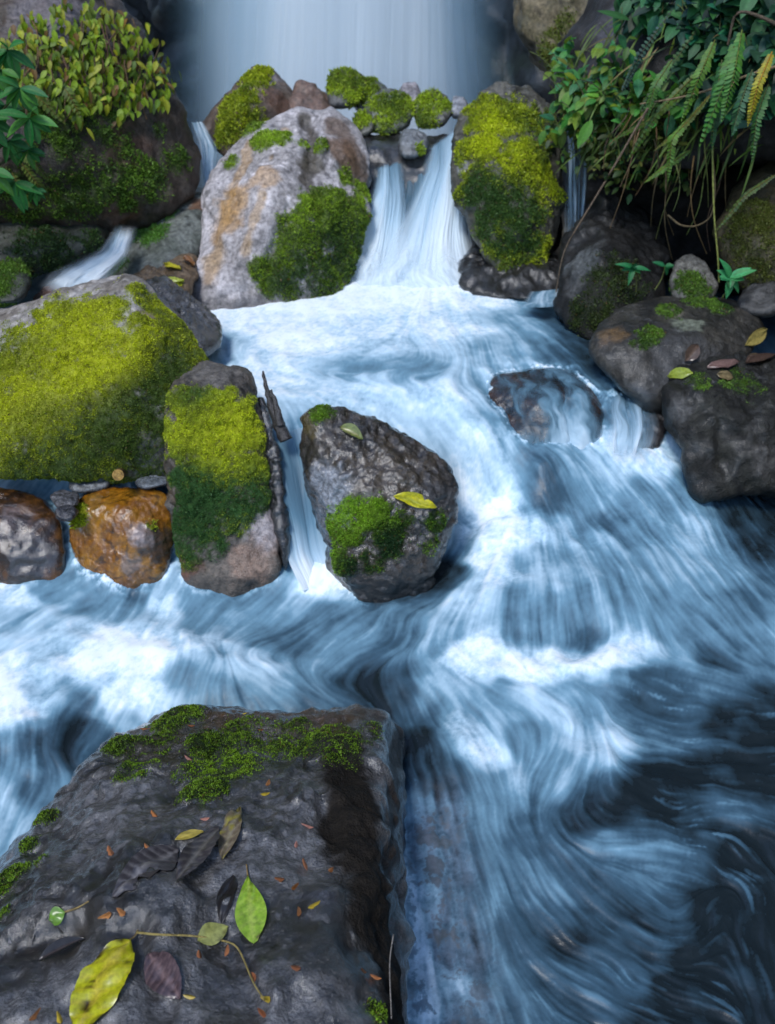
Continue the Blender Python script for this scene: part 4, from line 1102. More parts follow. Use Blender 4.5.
# right overhanging bank, upper right cliff block, dark stone behind the ferns
overhang = Rock('boulder', 'dark overhanging bank rock carrying the hanging ferns at upper right', [
    (565, 110, 4.0), (560, 60, 4.3), (600, -20, 4.3), (680, -80, 4.0), (860, -120, 3.6), (880, 60, 3.3), (860, 150, 3.2), (770, 150, 3.3), (700, 160, 3.45), (640, 165, 3.6), (590, 160, 3.8), (620, 60, 3.7), (700, 70, 3.4), (780, 50, 3.2)], back=0.8, sub=6, worn=6, rough=0.05, lump=5, facet=0.03,
    base=(0.03, 0.028, 0.028), base2=(0.012, 0.011, 0.01), wet=0.6, spots=[(620, 20, 30, (0.1, 0.1, 0.12), .6)], moss=[(590, 120, 34, .7), (640, 130, 34, .6), (600, 150, 30, .6), (680, 130, 34, .5)], moss_len=0.016, moss_n=6000, moss_col=((0.015, 0.03, 0.006), (0.06, 0.08, 0.012)))
Rock('boulder', 'tan mossy cliff block at the top beside the waterfall', [(515, 20, 5.4), (512, -60, 5.5), (560, -90, 5.4), (640, -60, 5.2), (640, 60, 5.0), (600, 90, 4.9), (560, 75, 5.0), (525, 40, 5.2)], back=0.8, sub=6, worn=5, rough=0.04, facet=0.03, base=(0.16, 0.13, 0.08), base2=(0.08, 0.07, 0.035), wet=0.6, moss=[(560, 40, 30, .55), (590, 70, 22, .6)], moss_len=0.016, moss_n=3000, moss_col=((0.03, 0.045, 0.008), (0.1, 0.12, 0.02)))
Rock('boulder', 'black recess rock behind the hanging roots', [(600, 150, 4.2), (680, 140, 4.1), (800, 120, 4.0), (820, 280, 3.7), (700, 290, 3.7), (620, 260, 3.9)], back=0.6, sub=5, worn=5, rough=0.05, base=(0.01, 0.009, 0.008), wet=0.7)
print('rocks done')

# ------------------------------------------------------------------ the water sheet, washing up against the stones
touch = np.zeros((R_, C_), np.float32)
for r in ROCKS:
    v = r.V[(r.V[:, 2] < 0.62) & (r.V[:, 1] > Yr[0]) & (r.V[:, 1] < Yr[-1])]
    if not len(v):
        continue
    iv = np.interp(v[:, 1], Yr, np.arange(R_))
    iu = (v[:, 0] / np.interp(v[:, 1], Yr, half) + 1) / 2 * (C_ - 1)
    ok = (iu > 0) & (iu < C_ - 1)
    v, iu, iv = v[ok], iu[ok].astype(int), iv[ok].astype(int)
    ok = np.abs(v[:, 2] - WZ[iv, iu]) < 0.014
    touch[iv[ok], iu[ok]] = 1
wash = np.clip(blur(touch, 3) * 2.2, 0, 1)
wide = np.clip(blur(touch, 9) * 3.0, 0, 1)
moving = smooth(0.08, 0.35, dens)
foam = np.clip(foam + moving * (0.42 * wash * smooth(-0.2, 0.6, froth + 0.4 * boil) + 0.12 * wide * smooth(-.2, .5, boil)) - 0.12 * wide * (1 - moving), 0, 1)
WZ2 = WZ2 + moving * (0.012 * wide * (0.4 + boil) + 0.004 * wash * (0.3 + froth))
sheet('stream_water', WX, WY, WZ2, M_WATER, {'foam': foam, 'cover': cover, 'tint': tint})

# ------------------------------------------------------------------ leaves and stems
class Soup:
    """collects blades and stems, then links them as one mesh"""

    def __init__(self):
        self.V, self.F, self.C, self.n = [], [], [], 0

    def add(self, V, F, C):
        self.V.append(V)
        self.F.append(np.asarray(F) + self.n)
        self.C.append(np.broadcast_to(C, V.shape))
        self.n += len(V)

    def blade(self, base, d, up, ln, wd, col, rib=None, curl=0.2, fold=0.25, belly=0.45, n=6, wave=0.0, spots=None, two=1.0, veins=0):
        """a leaf: midrib along d, blade arching; col at edge, rib colour on the midrib"""
        d = np.array(d, float)
        d /= np.linalg.norm(d)
        s = np.cross(d, up)
        s /= np.linalg.norm(s) + 1e-9
        u = np.cross(s, d)
        m = 3
        V, C = [], []
        rc = np.array(rib if rib is not None else np.array(col) * 1.25)
        for i in range(n + 1):
            t = i / n
            w_ = wd * (math.sin(math.pi * min(1, (t ** (math.log(0.5) / math.log(belly))))) ** 0.8 if 0 < t < 1 else 0.03)
            p = np.array(base) + d * (ln * t) - u * (curl * ln * t * t)
            for j in range(-m, m + 1):
                k = j / m
                q = p + s * (w_ * k * (two if k > 0 else 1)) + u * (abs(k) * fold * w_) + u * (wave * ln * math.sin(9 * t + 2 * k) * abs(k))
                V.append(q)
                cc = np.array(col) if j else rc
                if veins and j and (i * 2 - abs(j) * 2) % veins < 2:
                    cc = 0.45 * cc + 0.55 * rc
                    V[-1:] = []
                    q = q - u * wd * 0.05
                    V.append(q)
                C.append(cc)
        V, C = np.array(V), np.array(C)
        if spots is not None:
            sc, th, cc = spots
            k = smooth(th, th + 0.25, fbm(V, sc, 3, 5))[:, None]
            C = C * (1 - k) + np.array(cc) * k
        w2 = 2 * m + 1
        F = [(a * w2 + b, a * w2 + b + 1, (a + 1) * w2 + b + 1, (a + 1) * w2 + b) for a in range(n) for b in range(w2 - 1)]
        self.add(V, F, C)

    def stem(self, pts, r0, r1, col, k=6, sub=4):
        pts = np.array(pts, float)
        t = np.linspace(0, 1, len(pts))
        tt = np.linspace(0, 1, (len(pts) - 1) * sub + 1)
        P = np.stack([np.interp(tt, t, pts[:, j]) for j in range(3)], -1)
        for _ in range(sub):
            P[1:-1] = 0.25 * P[:-2] + 0.5 * P[1:-1] + 0.25 * P[2:]
        T = np.gradient(P, axis=0)
        T /= np.linalg.norm(T, axis=1)[:, None] + 1e-9
        ref = np.where(np.abs(T[:, [2]]) > 0.9, np.array([[1.0, 0, 0]]), np.array([[0, 0, 1.0]]))
        A_ = np.cross(T, ref)
        A_ /= np.linalg.norm(A_, axis=1)[:, None] + 1e-9
        B_ = np.cross(T, A_)
        r = (r0 + (r1 - r0) * tt)[:, None, None]
        a = np.linspace(0, 2 * math.pi, k, endpoint=False)
        V = P[:, None] + r * (A_[:, None] * np.cos(a)[None, :, None] + B_[:, None] * np.sin(a)[None, :, None])
        n = len(P)
        F = [(i * k + j, i * k + (j + 1) % k, (i + 1) * k + (j + 1) % k, (i + 1) * k + j) for i in range(n - 1) for j in range(k)]
        V = np.r_[V.reshape(-1, 3), P[:1], P[-1:]]
        F += [(n * k, (j + 1) % k, j, j) for j in range(0)]
        self.add(V, F, np.array(col))

    def build(self, name, mat, parent=None, rough=0.6, rel=None):
        V = np.concatenate(self.V)
        if rel is not None:
            V = V - np.array(rel)
        return mesh_obj(name, V, np.concatenate(self.F), mat, parent, {'col': np.concatenate(self.C), 'rough': np.full(len(V), rough)})


def jit(c, a=0.25):
    return np.clip(np.array(c) * (1 + rng.normal(0, a)) + rng.normal(0, 0.006, 3), 0.003, 0.9)


def rest_leaf(name, label, rock, p0, p1, wd, col, rib=None, cat='leaf', group=None, lift=0.004, stem=None, **kw):
    """a leaf lying on a rock from photograph point p0 (base) to p1 (tip); half width in photo pixels"""
    a, b = rock.hit(*p0), rock.hit(*p1)
    if not a or not b:
        print('leaf missed', label)
        return
    n = (a[1] + b[1])
    n /= np.linalg.norm(n)
    d = b[0] - a[0]
    ln = np.linalg.norm(d)
    sp = Soup()
    base = a[0] + n * lift
    sp.blade(base, d + n * ln * 0.06, n, ln, wd * rock.mpp(a[0]), col, rib, curl=kw.pop('curl', 0.05), **kw)
    for arr in sp.V:
        for i in range(len(arr)):
            loc, nor, _, _ = rock.tree.find_nearest(Vector(arr[i]))
            loc, nor = np.array(loc), np.array(nor)
            hh = (arr[i] - loc) @ nor
            if hh < lift * 1.2 or hh > 0.03:
                arr[i] = loc + nor * (lift * (0.8 + 0.4 * math.sin(i * 1.7)) if hh < lift * 1.2 else 0.03)
    if stem:
        th = empty(name, base, label, cat, group)
        st = Soup()
        hs = [rock.hit(*q) for q in stem]
        st.stem([base] + [h[0] + h[1] * 0.004 for h in hs if h], 0.0016, 0.0011, jit((0.2, 0.13, 0.05), .1), 5)
        sp.build('blade', M_DEAD, th, rel=base)
        st.build('stalk', M_WOOD, th, rel=base)
    else:
        o = sp.build(name, M_DEAD)
        tag(o, label, cat, group)


G1 = 'leaves fallen on the near boulder'
rest_leaf('fallen_leaf', 'largest yellow leaf with brown spots, lying at the bottom of the near boulder', near_rock, (131, 945), (76, 1046), 27, (0.36, 0.36, 0.012), (0.4, 0.33, 0.03), group=G1, stem=[(136, 938), (139, 930)], veins=8, n=32, wave=.02, fold=.2, lift=.009, spots=(55, .3, (0.035, 0.018, 0.008)))
rest_leaf('fallen_leaf', 'oval fresh green leaf with a notched side on the near boulder', near_rock, (248, 878), (254, 946), 15, (0.2, 0.33, 0.02), (0.32, 0.42, 0.06), group=G1, stem=[(248, 873), (247, 866)], veins=8, n=24, fold=.15, spots=(40, .5, (0.07, 0.04, 0.012)), belly=.6)
rest_leaf('fallen_leaf', 'broad black rotting leaf with ribs pressed flat on the near boulder', near_rock, (178, 850), (112, 898), 20, (0.05, 0.045, 0.05), (0.16, 0.15, 0.15), group=G1, n=28, fold=.12, lift=.004, wave=.012, veins=6)
rest_leaf('fallen_leaf', 'narrow crumpled black leaf right of the broad black leaf', near_rock, (219, 830), (176, 884), 13, (0.04, 0.035, 0.038), (0.12, 0.11, 0.1), group=G1, n=24, fold=.3, wave=.03, veins=6)
rest_leaf('fallen_leaf', 'brown-grey pointed leaf standing above the green leaf', near_rock, (222, 862), (240, 810), 10, (0.14, 0.11, 0.075), (0.22, 0.19, 0.12), group=G1, veins=8, n=24, fold=.4, spots=(60, .1, (0.2, 0.17, 0.03)), lift=.008)
rest_leaf('fallen_leaf', 'long black curled leaf touching the left side of the green leaf', near_rock, (234, 876), (222, 926), 9, (0.018, 0.016, 0.016), group=G1, n=10, fold=.4)
rest_leaf('fallen_leaf', 'pale yellow-green torn leaf at the twig below the green leaf', near_rock, (198, 942), (228, 928), 12, (0.26, 0.27, 0.08), group=G1, n=10, fold=.1, wave=.03, spots=(80, .4, (0.08, 0.06, 0.03)))
rest_leaf('fallen_leaf', 'purplish dark leaf with ribs right of the largest yellow leaf', near_rock, (150, 955), (182, 1000), 16, (0.06, 0.04, 0.045), (0.15, 0.1, 0.1), group=G1, n=24, fold=.2, wave=.03, veins=6)
rest_leaf('fallen_leaf', 'black leaf curled in the groove left of the largest yellow leaf', near_rock, (40, 962), (85, 940), 9, (0.02, 0.018, 0.018), (0.06, 0.05, 0.05), group=G1, n=16, fold=.5)
rest_leaf('fallen_leaf', 'small yellow leaf with brown edge above the broad black leaf', near_rock, (175, 841), (203, 833), 6, (0.36, 0.28, 0.05), group=G1, n=8, fold=.2, spots=(50, .4, (0.12, 0.07, 0.02)))
rest_leaf('fallen_leaf', 'small bright green leaf with a long tan stalk on the near boulder', near_rock, (66, 912), (50, 920), 9, (0.1, 0.2, 0.02), group=G1, stem=[(78, 909), (91, 902)], n=8, fold=.2, belly=.5)
rest_leaf('fallen_leaf', 'yellow curled leaf on the moss of the middle boulder', mid_rock, (394, 495), (437, 506), 10, (0.5, 0.46, 0.02), (0.35, 0.36, 0.03), n=12, fold=.2, two=.5, group='leaves on the middle boulder', lift=.012, curl=0.0)
rest_leaf('fallen_leaf', 'brown-green folded leaf near the top of the middle boulder', mid_rock, (340, 428), (363, 440), 8, (0.16, 0.19, 0.05), (0.3, 0.28, 0.12), n=10, fold=.5, two=.5, group='leaves on the middle boulder', lift=.008, spots=(60, .2, (0.06, 0.04, 0.02)))
G2 = 'leaf litter on the right bank'
rest_leaf('fallen_leaf', 'green-yellow leaf at the left end of the right bank litter', bank_rock, (696, 375), (670, 378), 7, (0.25, 0.3, 0.04), group=G2, fold=.3, lift=.012)
rest_leaf('fallen_leaf', 'brown dry leaf standing against the smooth boulder', smooth_rock, (684, 362), (697, 345), 7, (0.09, 0.06, 0.045), group=G2, fold=.5, lift=.01)
rest_leaf('fallen_leaf', 'purple-brown flat leaf in the middle of the right bank litter', bank_rock, (706, 370), (738, 364), 7, (0.14, 0.085, 0.075), group=G2, fold=.2, lift=.015)
rest_leaf('fallen_leaf', 'yellow-brown curled leaf over the smooth boulder at the right bank litter', smooth_rock, (742, 346), (764, 330), 7, (0.3, 0.24, 0.07), group=G2, fold=.4, lift=.012)
rest_leaf('fallen_leaf', 'dark brown leaf at the right end of the right bank litter', bank_rock, (745, 366), (774, 358), 8, (0.07, 0.045, 0.035), group=G2, fold=.3, lift=.015)
rest_leaf('fallen_leaf', 'small tan leaf below the purple-brown leaf of the right bank litter', bank_rock, (716, 374), (732, 378), 5, (0.16, 0.12, 0.06), group=G2, fold=.3, lift=.008)
G3 = 'leaf litter beside the pale boulder'
rest_leaf('fallen_leaf', 'small yellow leaf on the low brown stone beside the pale boulder', litter_rock, (165, 268), (182, 272), 5, (0.4, 0.36, 0.03), group=G3, lift=.02)
rest_leaf('fallen_leaf', 'yellow-green leaf, lowest on the low brown stone beside the pale boulder', litter_rock, (160, 286), (185, 284), 5, (0.3, 0.34, 0.03), group=G3, lift=.02)
rest_leaf('fallen_leaf', 'rusty brown leaf, highest on the low brown stone beside the pale boulder', litter_rock, (182, 260), (194, 268), 5, (0.2, 0.09, 0.03), group=G3, lift=.02)

HUSK = [(175, 705, 170, 'on the moss at the far corner of the near boulder'), (186, 711, 60, 'tilted in the far moss, second from the far left corner'), (191, 726, 150, 'on dark moss above the brown groove of the near boulder'),
        (146, 729, 160, 'alone at the left shoulder of the near boulder'), (196, 750, 80, 'upright on the bright moss edge'), (189, 759, 30, 'flat pink one beside the bright moss edge'), (236, 727, 100, 'on the brown strip behind the moss'),
        (261, 730, 150, 'at the right end of the brown strip'), (223, 740, 20, 'between moss and brown strip'), (245, 714, 10, 'smallest yellow one near the water edge'), (268, 783, 95, 'standing on bare rock right of the moss'), (265, 794, 150, 'yellow one at the foot of the standing husk'),
        (154, 814, 55, 'on bare grey rock below the moss patches'), (205, 819, 10, 'pink scrap just under the bright moss'), (110, 851, 60, 'lone tan one on grey rock above the broad black leaf'), (147, 847, 50, 'beside the upper edge of the broad black leaf'),
        (121, 912, 40, 'below the broad black leaf, right one of two'), (105, 916, 0, 'below the broad black leaf, left one of two'), (307, 826, 10, 'pink one on the high ridge'), (296, 845, 90, 'tiny one under the pink ridge husk'), (305, 865, 70, 'leftward one of the upper pair on the ridge'),
        (331, 870, 120, 'at the dark edge of the near boulder'), (279, 879, 30, 'lying right of the green leaf top'), (295, 887, 120, 'slanting over the middle of the ridge'), (314, 905, 135, 'yellow one at the shiny puddle'), (299, 912, 75, 'brown one left of the shiny puddle'),
        (296, 968, 30, 'red one below the puddle'), (266, 999, 30, 'yellow one near the bottom right of the twig'), (262, 1013, 45, 'lowest orange one beside the twig'), (363, 971, 170, 'upper one of two at the dark flank'), (375, 977, 10, 'lower one of two at the dark flank'),
        (220, 927, 20, 'on the pale torn leaf'), (227, 951, 90, 'below the pale torn leaf'), (254, 977, 60, 'on the trailing twig'), (199, 955, 80, 'left of the twig under the torn leaf'), (189, 997, 10, 'right of the largest yellow leaf'), (59, 1018, 60, 'left of the largest yellow leaf'), (35, 1015, 100, 'in the dark groove at lower left')]
for x, y, a, where in HUSK:
    h = near_rock.hit(x, y)
    if not h:
        continue
    yel = 'yellow' in where
    c = (0.42, 0.3, 0.03) if yel else jit((0.3, 0.12, 0.045), .25)
    if 'pink' in where:
        c = (0.35, 0.16, 0.12)
    ln = 0.022 * rng.uniform(.8, 1.25) * (0.55 if ('tiny' in where or 'small' in where) else 1)
    n = h[1]
    t = np.cross(n, [0, 1, 0])
    t /= np.linalg.norm(t)
    b = np.cross(n, t)
    d = t * math.cos(R(a)) - b * math.sin(R(a))
    d = d * (1 if d[2] < 1 else -1)
    sp = Soup()
    sp.blade(h[0] - d * ln / 2 + n * 0.003, d, n, ln, ln * 0.2, c, np.array(c) * .6, curl=0.1, fold=-0.7, n=6)
    o = sp.build('flower_husk', M_DEAD)
    tag(o, 'small ' + ('yellow' if yel else 'orange-brown') + ' husk, ' + where, 'flower husk', 'flower husks scattered on the near boulder')


def rest_twig(label, rock, pts, r, col, lift=.009, cat='twig', leaves=()):
    pp = [rock.hit(*p) for p in pts]
    pp = [h[0] + h[1] * lift for h in pp if h]
    s = Soup()
    s.stem(pp, r, r * .6, col, 6)
    tag(s.build('twig', M_WOOD), label, cat)


rest_twig('thin yellowish twig trailing across the near boulder below the green leaf', near_rock, [(140, 934), (160, 936), (190, 938), (219, 944), (238, 948), (246, 962), (258, 985), (270, 1002)], 0.0018, (0.26, 0.2, 0.06))
rest_twig('pale thin stick standing at the dark right flank of the near boulder', near_rock, [(387, 938), (386, 965), (385, 995), (384, 1023)], 0.0013, (0.28, 0.25, 0.22), lift=.012)

# driftwood stake and log end
s = Soup()
s.stem([at_y(286, 440, 2.26), at_y(275, 415, 2.30), at_y(268, 395, 2.33), at_y(263, 371, 2.36)], 0.022, 0.003, (0.03, 0.026, 0.026), 9, 5)
s.stem([at_y(280, 425, 2.27), at_y(277, 405, 2.29), at_y(270, 390, 2.31)], 0.015, 0.004, (0.05, 0.045, 0.045), 8, 4)
o = s.build('driftwood_stake', M_WOOD, rough=.25)
V = np.empty(len(o.data.vertices) * 3)
o.data.vertices.foreach_get('co', V)
V = V.reshape(-1, 3)
V += (0.006 * fbm(V, 60, 3, 3))[:, None] * np.array([1, 0.3, 0.2])
o.data.vertices.foreach_set('co', V.ravel())
tag(o, 'splintered black driftwood stake standing in the chute', 'driftwood')
a, b = at_y(118, 475, 2.11), at_y(128, 467, 2.5)
lg = empty('log', a, 'short round log end wedged under the largest mossy boulder', 'log')
s = Soup()
s.stem([a, (a + b) / 2, b], 0.0165, 0.0165, (0.12, 0.075, 0.03), 18)
s.build('bark', M_WOOD, lg, rel=a)
ax = (b - a) / np.linalg.norm(b - a)
e1 = np.cross(ax, [0, 0, 1]); e1 /= np.linalg.norm(e1); e2 = np.cross(ax, e1)
V, F, Cc = [a - ax * 0.001], [], [(0.3, 0.2, 0.06)]
for k, r in enumerate((0.25, .5, .75, 1.0)):
    for j in range(18):
        th = j * math.pi / 9
        V.append(a - ax * (0.001 * (1 - r)) + 0.0164 * r * (e1 * math.cos(th) + e2 * math.sin(th)))
        Cc.append(np.array((0.34, 0.2, 0.05)) * (1.1 if k % 2 else .75))
for j in range(18):
    F.append((0, 1 + j, 1 + (j + 1) % 18, 1 + (j + 1) % 18))
tri = [(0, 1 + j, 1 + (j + 1) % 18) for j in range(18)]
for k in range(3):
    for j in range(18):
        q = (1 + k * 18 + j, 1 + (k + 1) * 18 + j, 1 + (k + 1) * 18 + (j + 1) % 18, 1 + k * 18 + (j + 1) % 18)
        tri += [(q[0], q[1], q[2]), (q[0], q[2], q[3])]
mesh_obj('cut_face', np.array(V) - a, tri, M_WOOD, lg, {'col': np.array(Cc), 'rough': np.full(len(V), .6)})
print('litter done')


# ------------------------------------------------------------------ plants
def plant(name, label, cat, root, leaves, stems=None, group=None):
    th = empty(name, root, label, cat, group)
    if leaves and leaves.n:
        leaves.build('foliage', M_LEAF, th, rel=root)
    if stems and stems.n:
        if 1 < len(stems.V) <= 30:
            for a, f, c in zip(stems.V, stems.F, stems.C):
                one = Soup()
                one.add(a, f - f.min(), c)
                one.build('stem', M_WOOD, th, rel=root)
        else:
            o = stems.build('stem', M_WOOD, th, rel=root)
            if len(stems.V) > 30:
                o['kind'] = 'stuff'
    return th


def frond(lv, stm, pts, width, col, pairs=26, taper=1.0, droop=0.25):
    """a fern frond: rachis along pts, pinnae both sides"""
    pts = np.array(pts, float)
    t = np.linspace(0, 1, len(pts))
    tt = np.linspace(0, 1, pairs + 1)
    P = np.stack([np.interp(tt, t, pts[:, j]) for j in range(3)], -1)
    for _ in range(3):
        P[1:-1] = 0.25 * P[:-2] + .5 * P[1:-1] + .25 * P[2:]
    T = np.gradient(P, axis=0)
    T /= np.linalg.norm(T, axis=1)[:, None]
    stm.stem(P, 0.0025, 0.001, np.array(col) * np.array((1.0, .6, .6)) + np.array((.03, .015, 0)), 4, 1)
    view = EYE - P.mean(0)
    view /= np.linalg.norm(view)
    nrm = view * 0.7 + np.array([rng.normal(0, .3), 0, .5])
    step = np.linalg.norm(P[-1] - P[0]) / pairs
    for i in range(1, pairs + 1):
        w_ = width * math.sin(math.pi * (0.12 + 0.86 * tt[i])) ** .8 if taper else width
        for sg in (1, -1):
            s_ = np.cross(T[i], nrm)
            s_ /= np.linalg.norm(s_)
            d = s_ * sg + T[i] * 0.35 - np.array([0, 0, droop])
            lv.blade(P[i], d + rng.normal(0, .09, 3), nrm, w_ * rng.uniform(.8, 1.12), step * .6, jit(col, .16), curl=.2, fold=.1, n=3)


# creeper over the huge left boulder
lv, st = Soup(), Soup()
poly = [(-10, 60), (20, 35), (60, 12), (110, 12), (150, 40), (166, 75), (163, 116), (142, 100), (126, 128), (92, 108), (70, 128), (45, 98), (20, 104)]


def inside(x, y, pl):
    c = False
    for (x0, y0), (x1, y1) in zip(pl, pl[1:] + pl[:1]):
        if (y0 > y) != (y1 > y) and x < (x1 - x0) * (y - y0) / (y1 - y0) + x0:
            c = not c
    return c


k = 0
while k < 950:
    x, y = rng.uniform(-8, 168), rng.uniform(5, 130)
    if not inside(x, y + rng.normal(0, 5), poly):
        continue
    h = big_left.hit(x, y)
    if not h:
        continue
    k += 1
    n = h[1]
    p = h[0] + n * rng.uniform(0.01, 0.08)
    d = np.array([rng.normal(0, .55), -0.5 + rng.normal(0, .4), -0.9 + rng.normal(0, .4)])
    r = rng.random()
    lit = 0.5 + 0.5 * math.sin(x * .09)
    c = jit((0.2, 0.3, 0.015) if r < .55 else (0.3, 0.32, 0.02) if r < .78 else (0.09, 0.16, 0.015) if r < .9 else (0.16, 0.09, 0.02), .25)
    lv.blade(p, d, n + np.array([0, 0, .6]), rng.uniform(.028, .06), rng.uniform(.008, .014), c, curl=.3, fold=.15, n=4, belly=.4)
for _ in range(26):
    x, y = rng.uniform(25, 155), rng.uniform(20, 70)
    pts = []
    for j in range(5):
        h = big_left.hit(x + rng.normal(0, 4), y + j * 14)
        if h:
            pts.append(h[0] + h[1] * 0.05)
    if len(pts) > 2:
        st.stem(pts, .004, .002, jit((0.1, 0.06, 0.025)), 4, 2)
plant('creeper', 'yellow-green creeper mat over the huge dark boulder', 'creeper', big_left.hit(90, 40)[0], lv, st)

# shrub with whorled leaves at the left edge
lv, st = Soup(), Soup()
root = at_y(-40, 220, 3.3)
for x, y, rr in ((8, 50, 26), (20, 88, 24), (5, 105, 24), (30, 118, 26), (10, 140, 24), (28, 150, 18), (15, 182, 26), (35, 190, 14), (2, 70, 20), (-10, 170, 26), (-15, 120, 30), (-20, 60, 30)):
    p = at_y(x, y, rng.uniform(3.05, 3.3))
    st.stem([root, (root + p) / 2 + np.array([-.03, .02, .05]), p], .008, .004, (0.05, 0.06, 0.02), 5)
    for j in range(8):
        a = rng.uniform(-.5, .5) + j * math.pi / 4
        d = np.array([math.cos(a), -0.35, math.sin(a) * .8 - .45])
        lv.blade(p, d, np.array([0, -.6, .8]), rr * .0034 * rng.uniform(.8, 1.2), rr * .00072, jit((0.03, 0.17, 0.035) if rng.random() < .7 else (0.07, 0.24, 0.03), .25), (0.08, 0.22, 0.06), curl=.35, fold=.2, n=6, belly=.5)
plant('shrub', 'green shrub with long finger leaves at the left edge', 'shrub', root, lv, st)

# small fern sprigs below the creeper
lv, st = Soup(), Soup()
r0 = big_left.hit(25, 150)[0]
for x0, y0, x1, y1 in ((20, 160, 50, 195), (15, 150, 45, 175), (28, 95, 62, 125), (60, 95, 75, 125), (10, 165, 30, 200)):
    a_, b_ = big_left.hit(x0, y0), big_left.hit(x1, y1)
    if a_ and b_:
        frond(lv, st, [a_[0] + a_[1] * .05, (a_[0] + b_[0]) / 2 + a_[1] * .1, b_[0] + b_[1] * .07], .03, (0.1, 0.15, 0.02), 14)
plant('fern', 'small drooping fern under the creeper on the huge dark boulder', 'fern', r0, lv, st)

# right bank: bright leafy cluster, dark bush, hanging ferns
def leafy_patch(label, name, cat, boxes, cols, root, size, ymid, extra=()):
    lv, st = Soup(), Soup()
    root = at_y(*root)
    for x0, y0, x1, y1, n in boxes:
        for _ in range(n):
            x, y = rng.uniform(x0, x1), rng.uniform(y0, y1)
            h = overhang.hit(x, y)
            p = (h[0] + h[1] * rng.uniform(.04, .16)) if h else at_y(x, y, ymid + rng.uniform(-.1, .1))
            q = p + np.array([rng.normal(0, .05), rng.uniform(.03, .1), rng.uniform(.03, .1)])
            if rng.random() < .4:
                st.stem([q, (p + q) / 2 + np.array([0, 0, .02]), p], .002, .0015, jit((0.06, 0.08, 0.02)), 4, 2)
            for j in range(rng.integers(2, 5)):
                d = np.array([rng.normal(-.1, .7), rng.normal(-.5, .35), rng.normal(-.25, .5)])
                c = cols[rng.integers(len(cols))]
                L = size * rng.uniform(.6, 1.3)
                lv.blade(p + rng.normal(0, .015, 3), d, np.array([0, -.5, .9]), L, L * .27, jit(c, .25), curl=.3, fold=.15, n=5, belly=.42)
    for x0, y0, x1, y1, w_, c in extra:
        a_, b_ = at_y(x0, y0, ymid - .25), at_y(x1, y1, ymid - .28)
        lv.blade(a_, b_ - a_, np.array([0, -.8, .5]), np.linalg.norm(b_ - a_), w_, c, curl=.15, fold=.15, n=7)
    return plant(name, label, cat, root, lv, st)


leafy_patch('bright green leafy plant at the left end of the overhanging bank', 'leafy_plant', 'plant', [(575, 50, 600, 75, 10), (572, 75, 640, 105, 46), (572, 100, 612, 128, 26), (600, 55, 655, 90, 26), (640, 70, 700, 125, 34)], [(0.05, 0.2, 0.03), (0.1, 0.24, 0.025), (0.04, 0.17, 0.06), (0.13, 0.2, 0.02)], (600, 105, 3.9), .058, 3.75,
            extra=[(592, 120, 578, 146, .022, (0.08, 0.25, 0.02)), (630, 20, 600, 8, .012, (0.03, 0.12, 0.03))])
leafy_patch('dark blue-green bush at the top right corner', 'bush', 'bush', [(640, 0, 700, 40, 46), (700, -20, 790, 60, 130), (690, 30, 790, 90, 50)], [(0.016, 0.085, 0.04), (0.02, 0.1, 0.03), (0.03, 0.13, 0.04), (0.014, 0.06, 0.035)], (740, 20, 3.6), .075, 3.4)
leafy_patch('yellowish small-leaved herb draping below the leafy plant', 'herb', 'plant', [(572, 105, 640, 150, 42), (630, 130, 690, 185, 36), (600, 140, 640, 165, 14)], [(0.06, 0.09, 0.015), (0.1, 0.11, 0.02), (0.04, 0.08, 0.015), (0.03, 0.1, 0.02)], (620, 140, 3.8), .036, 3.65)

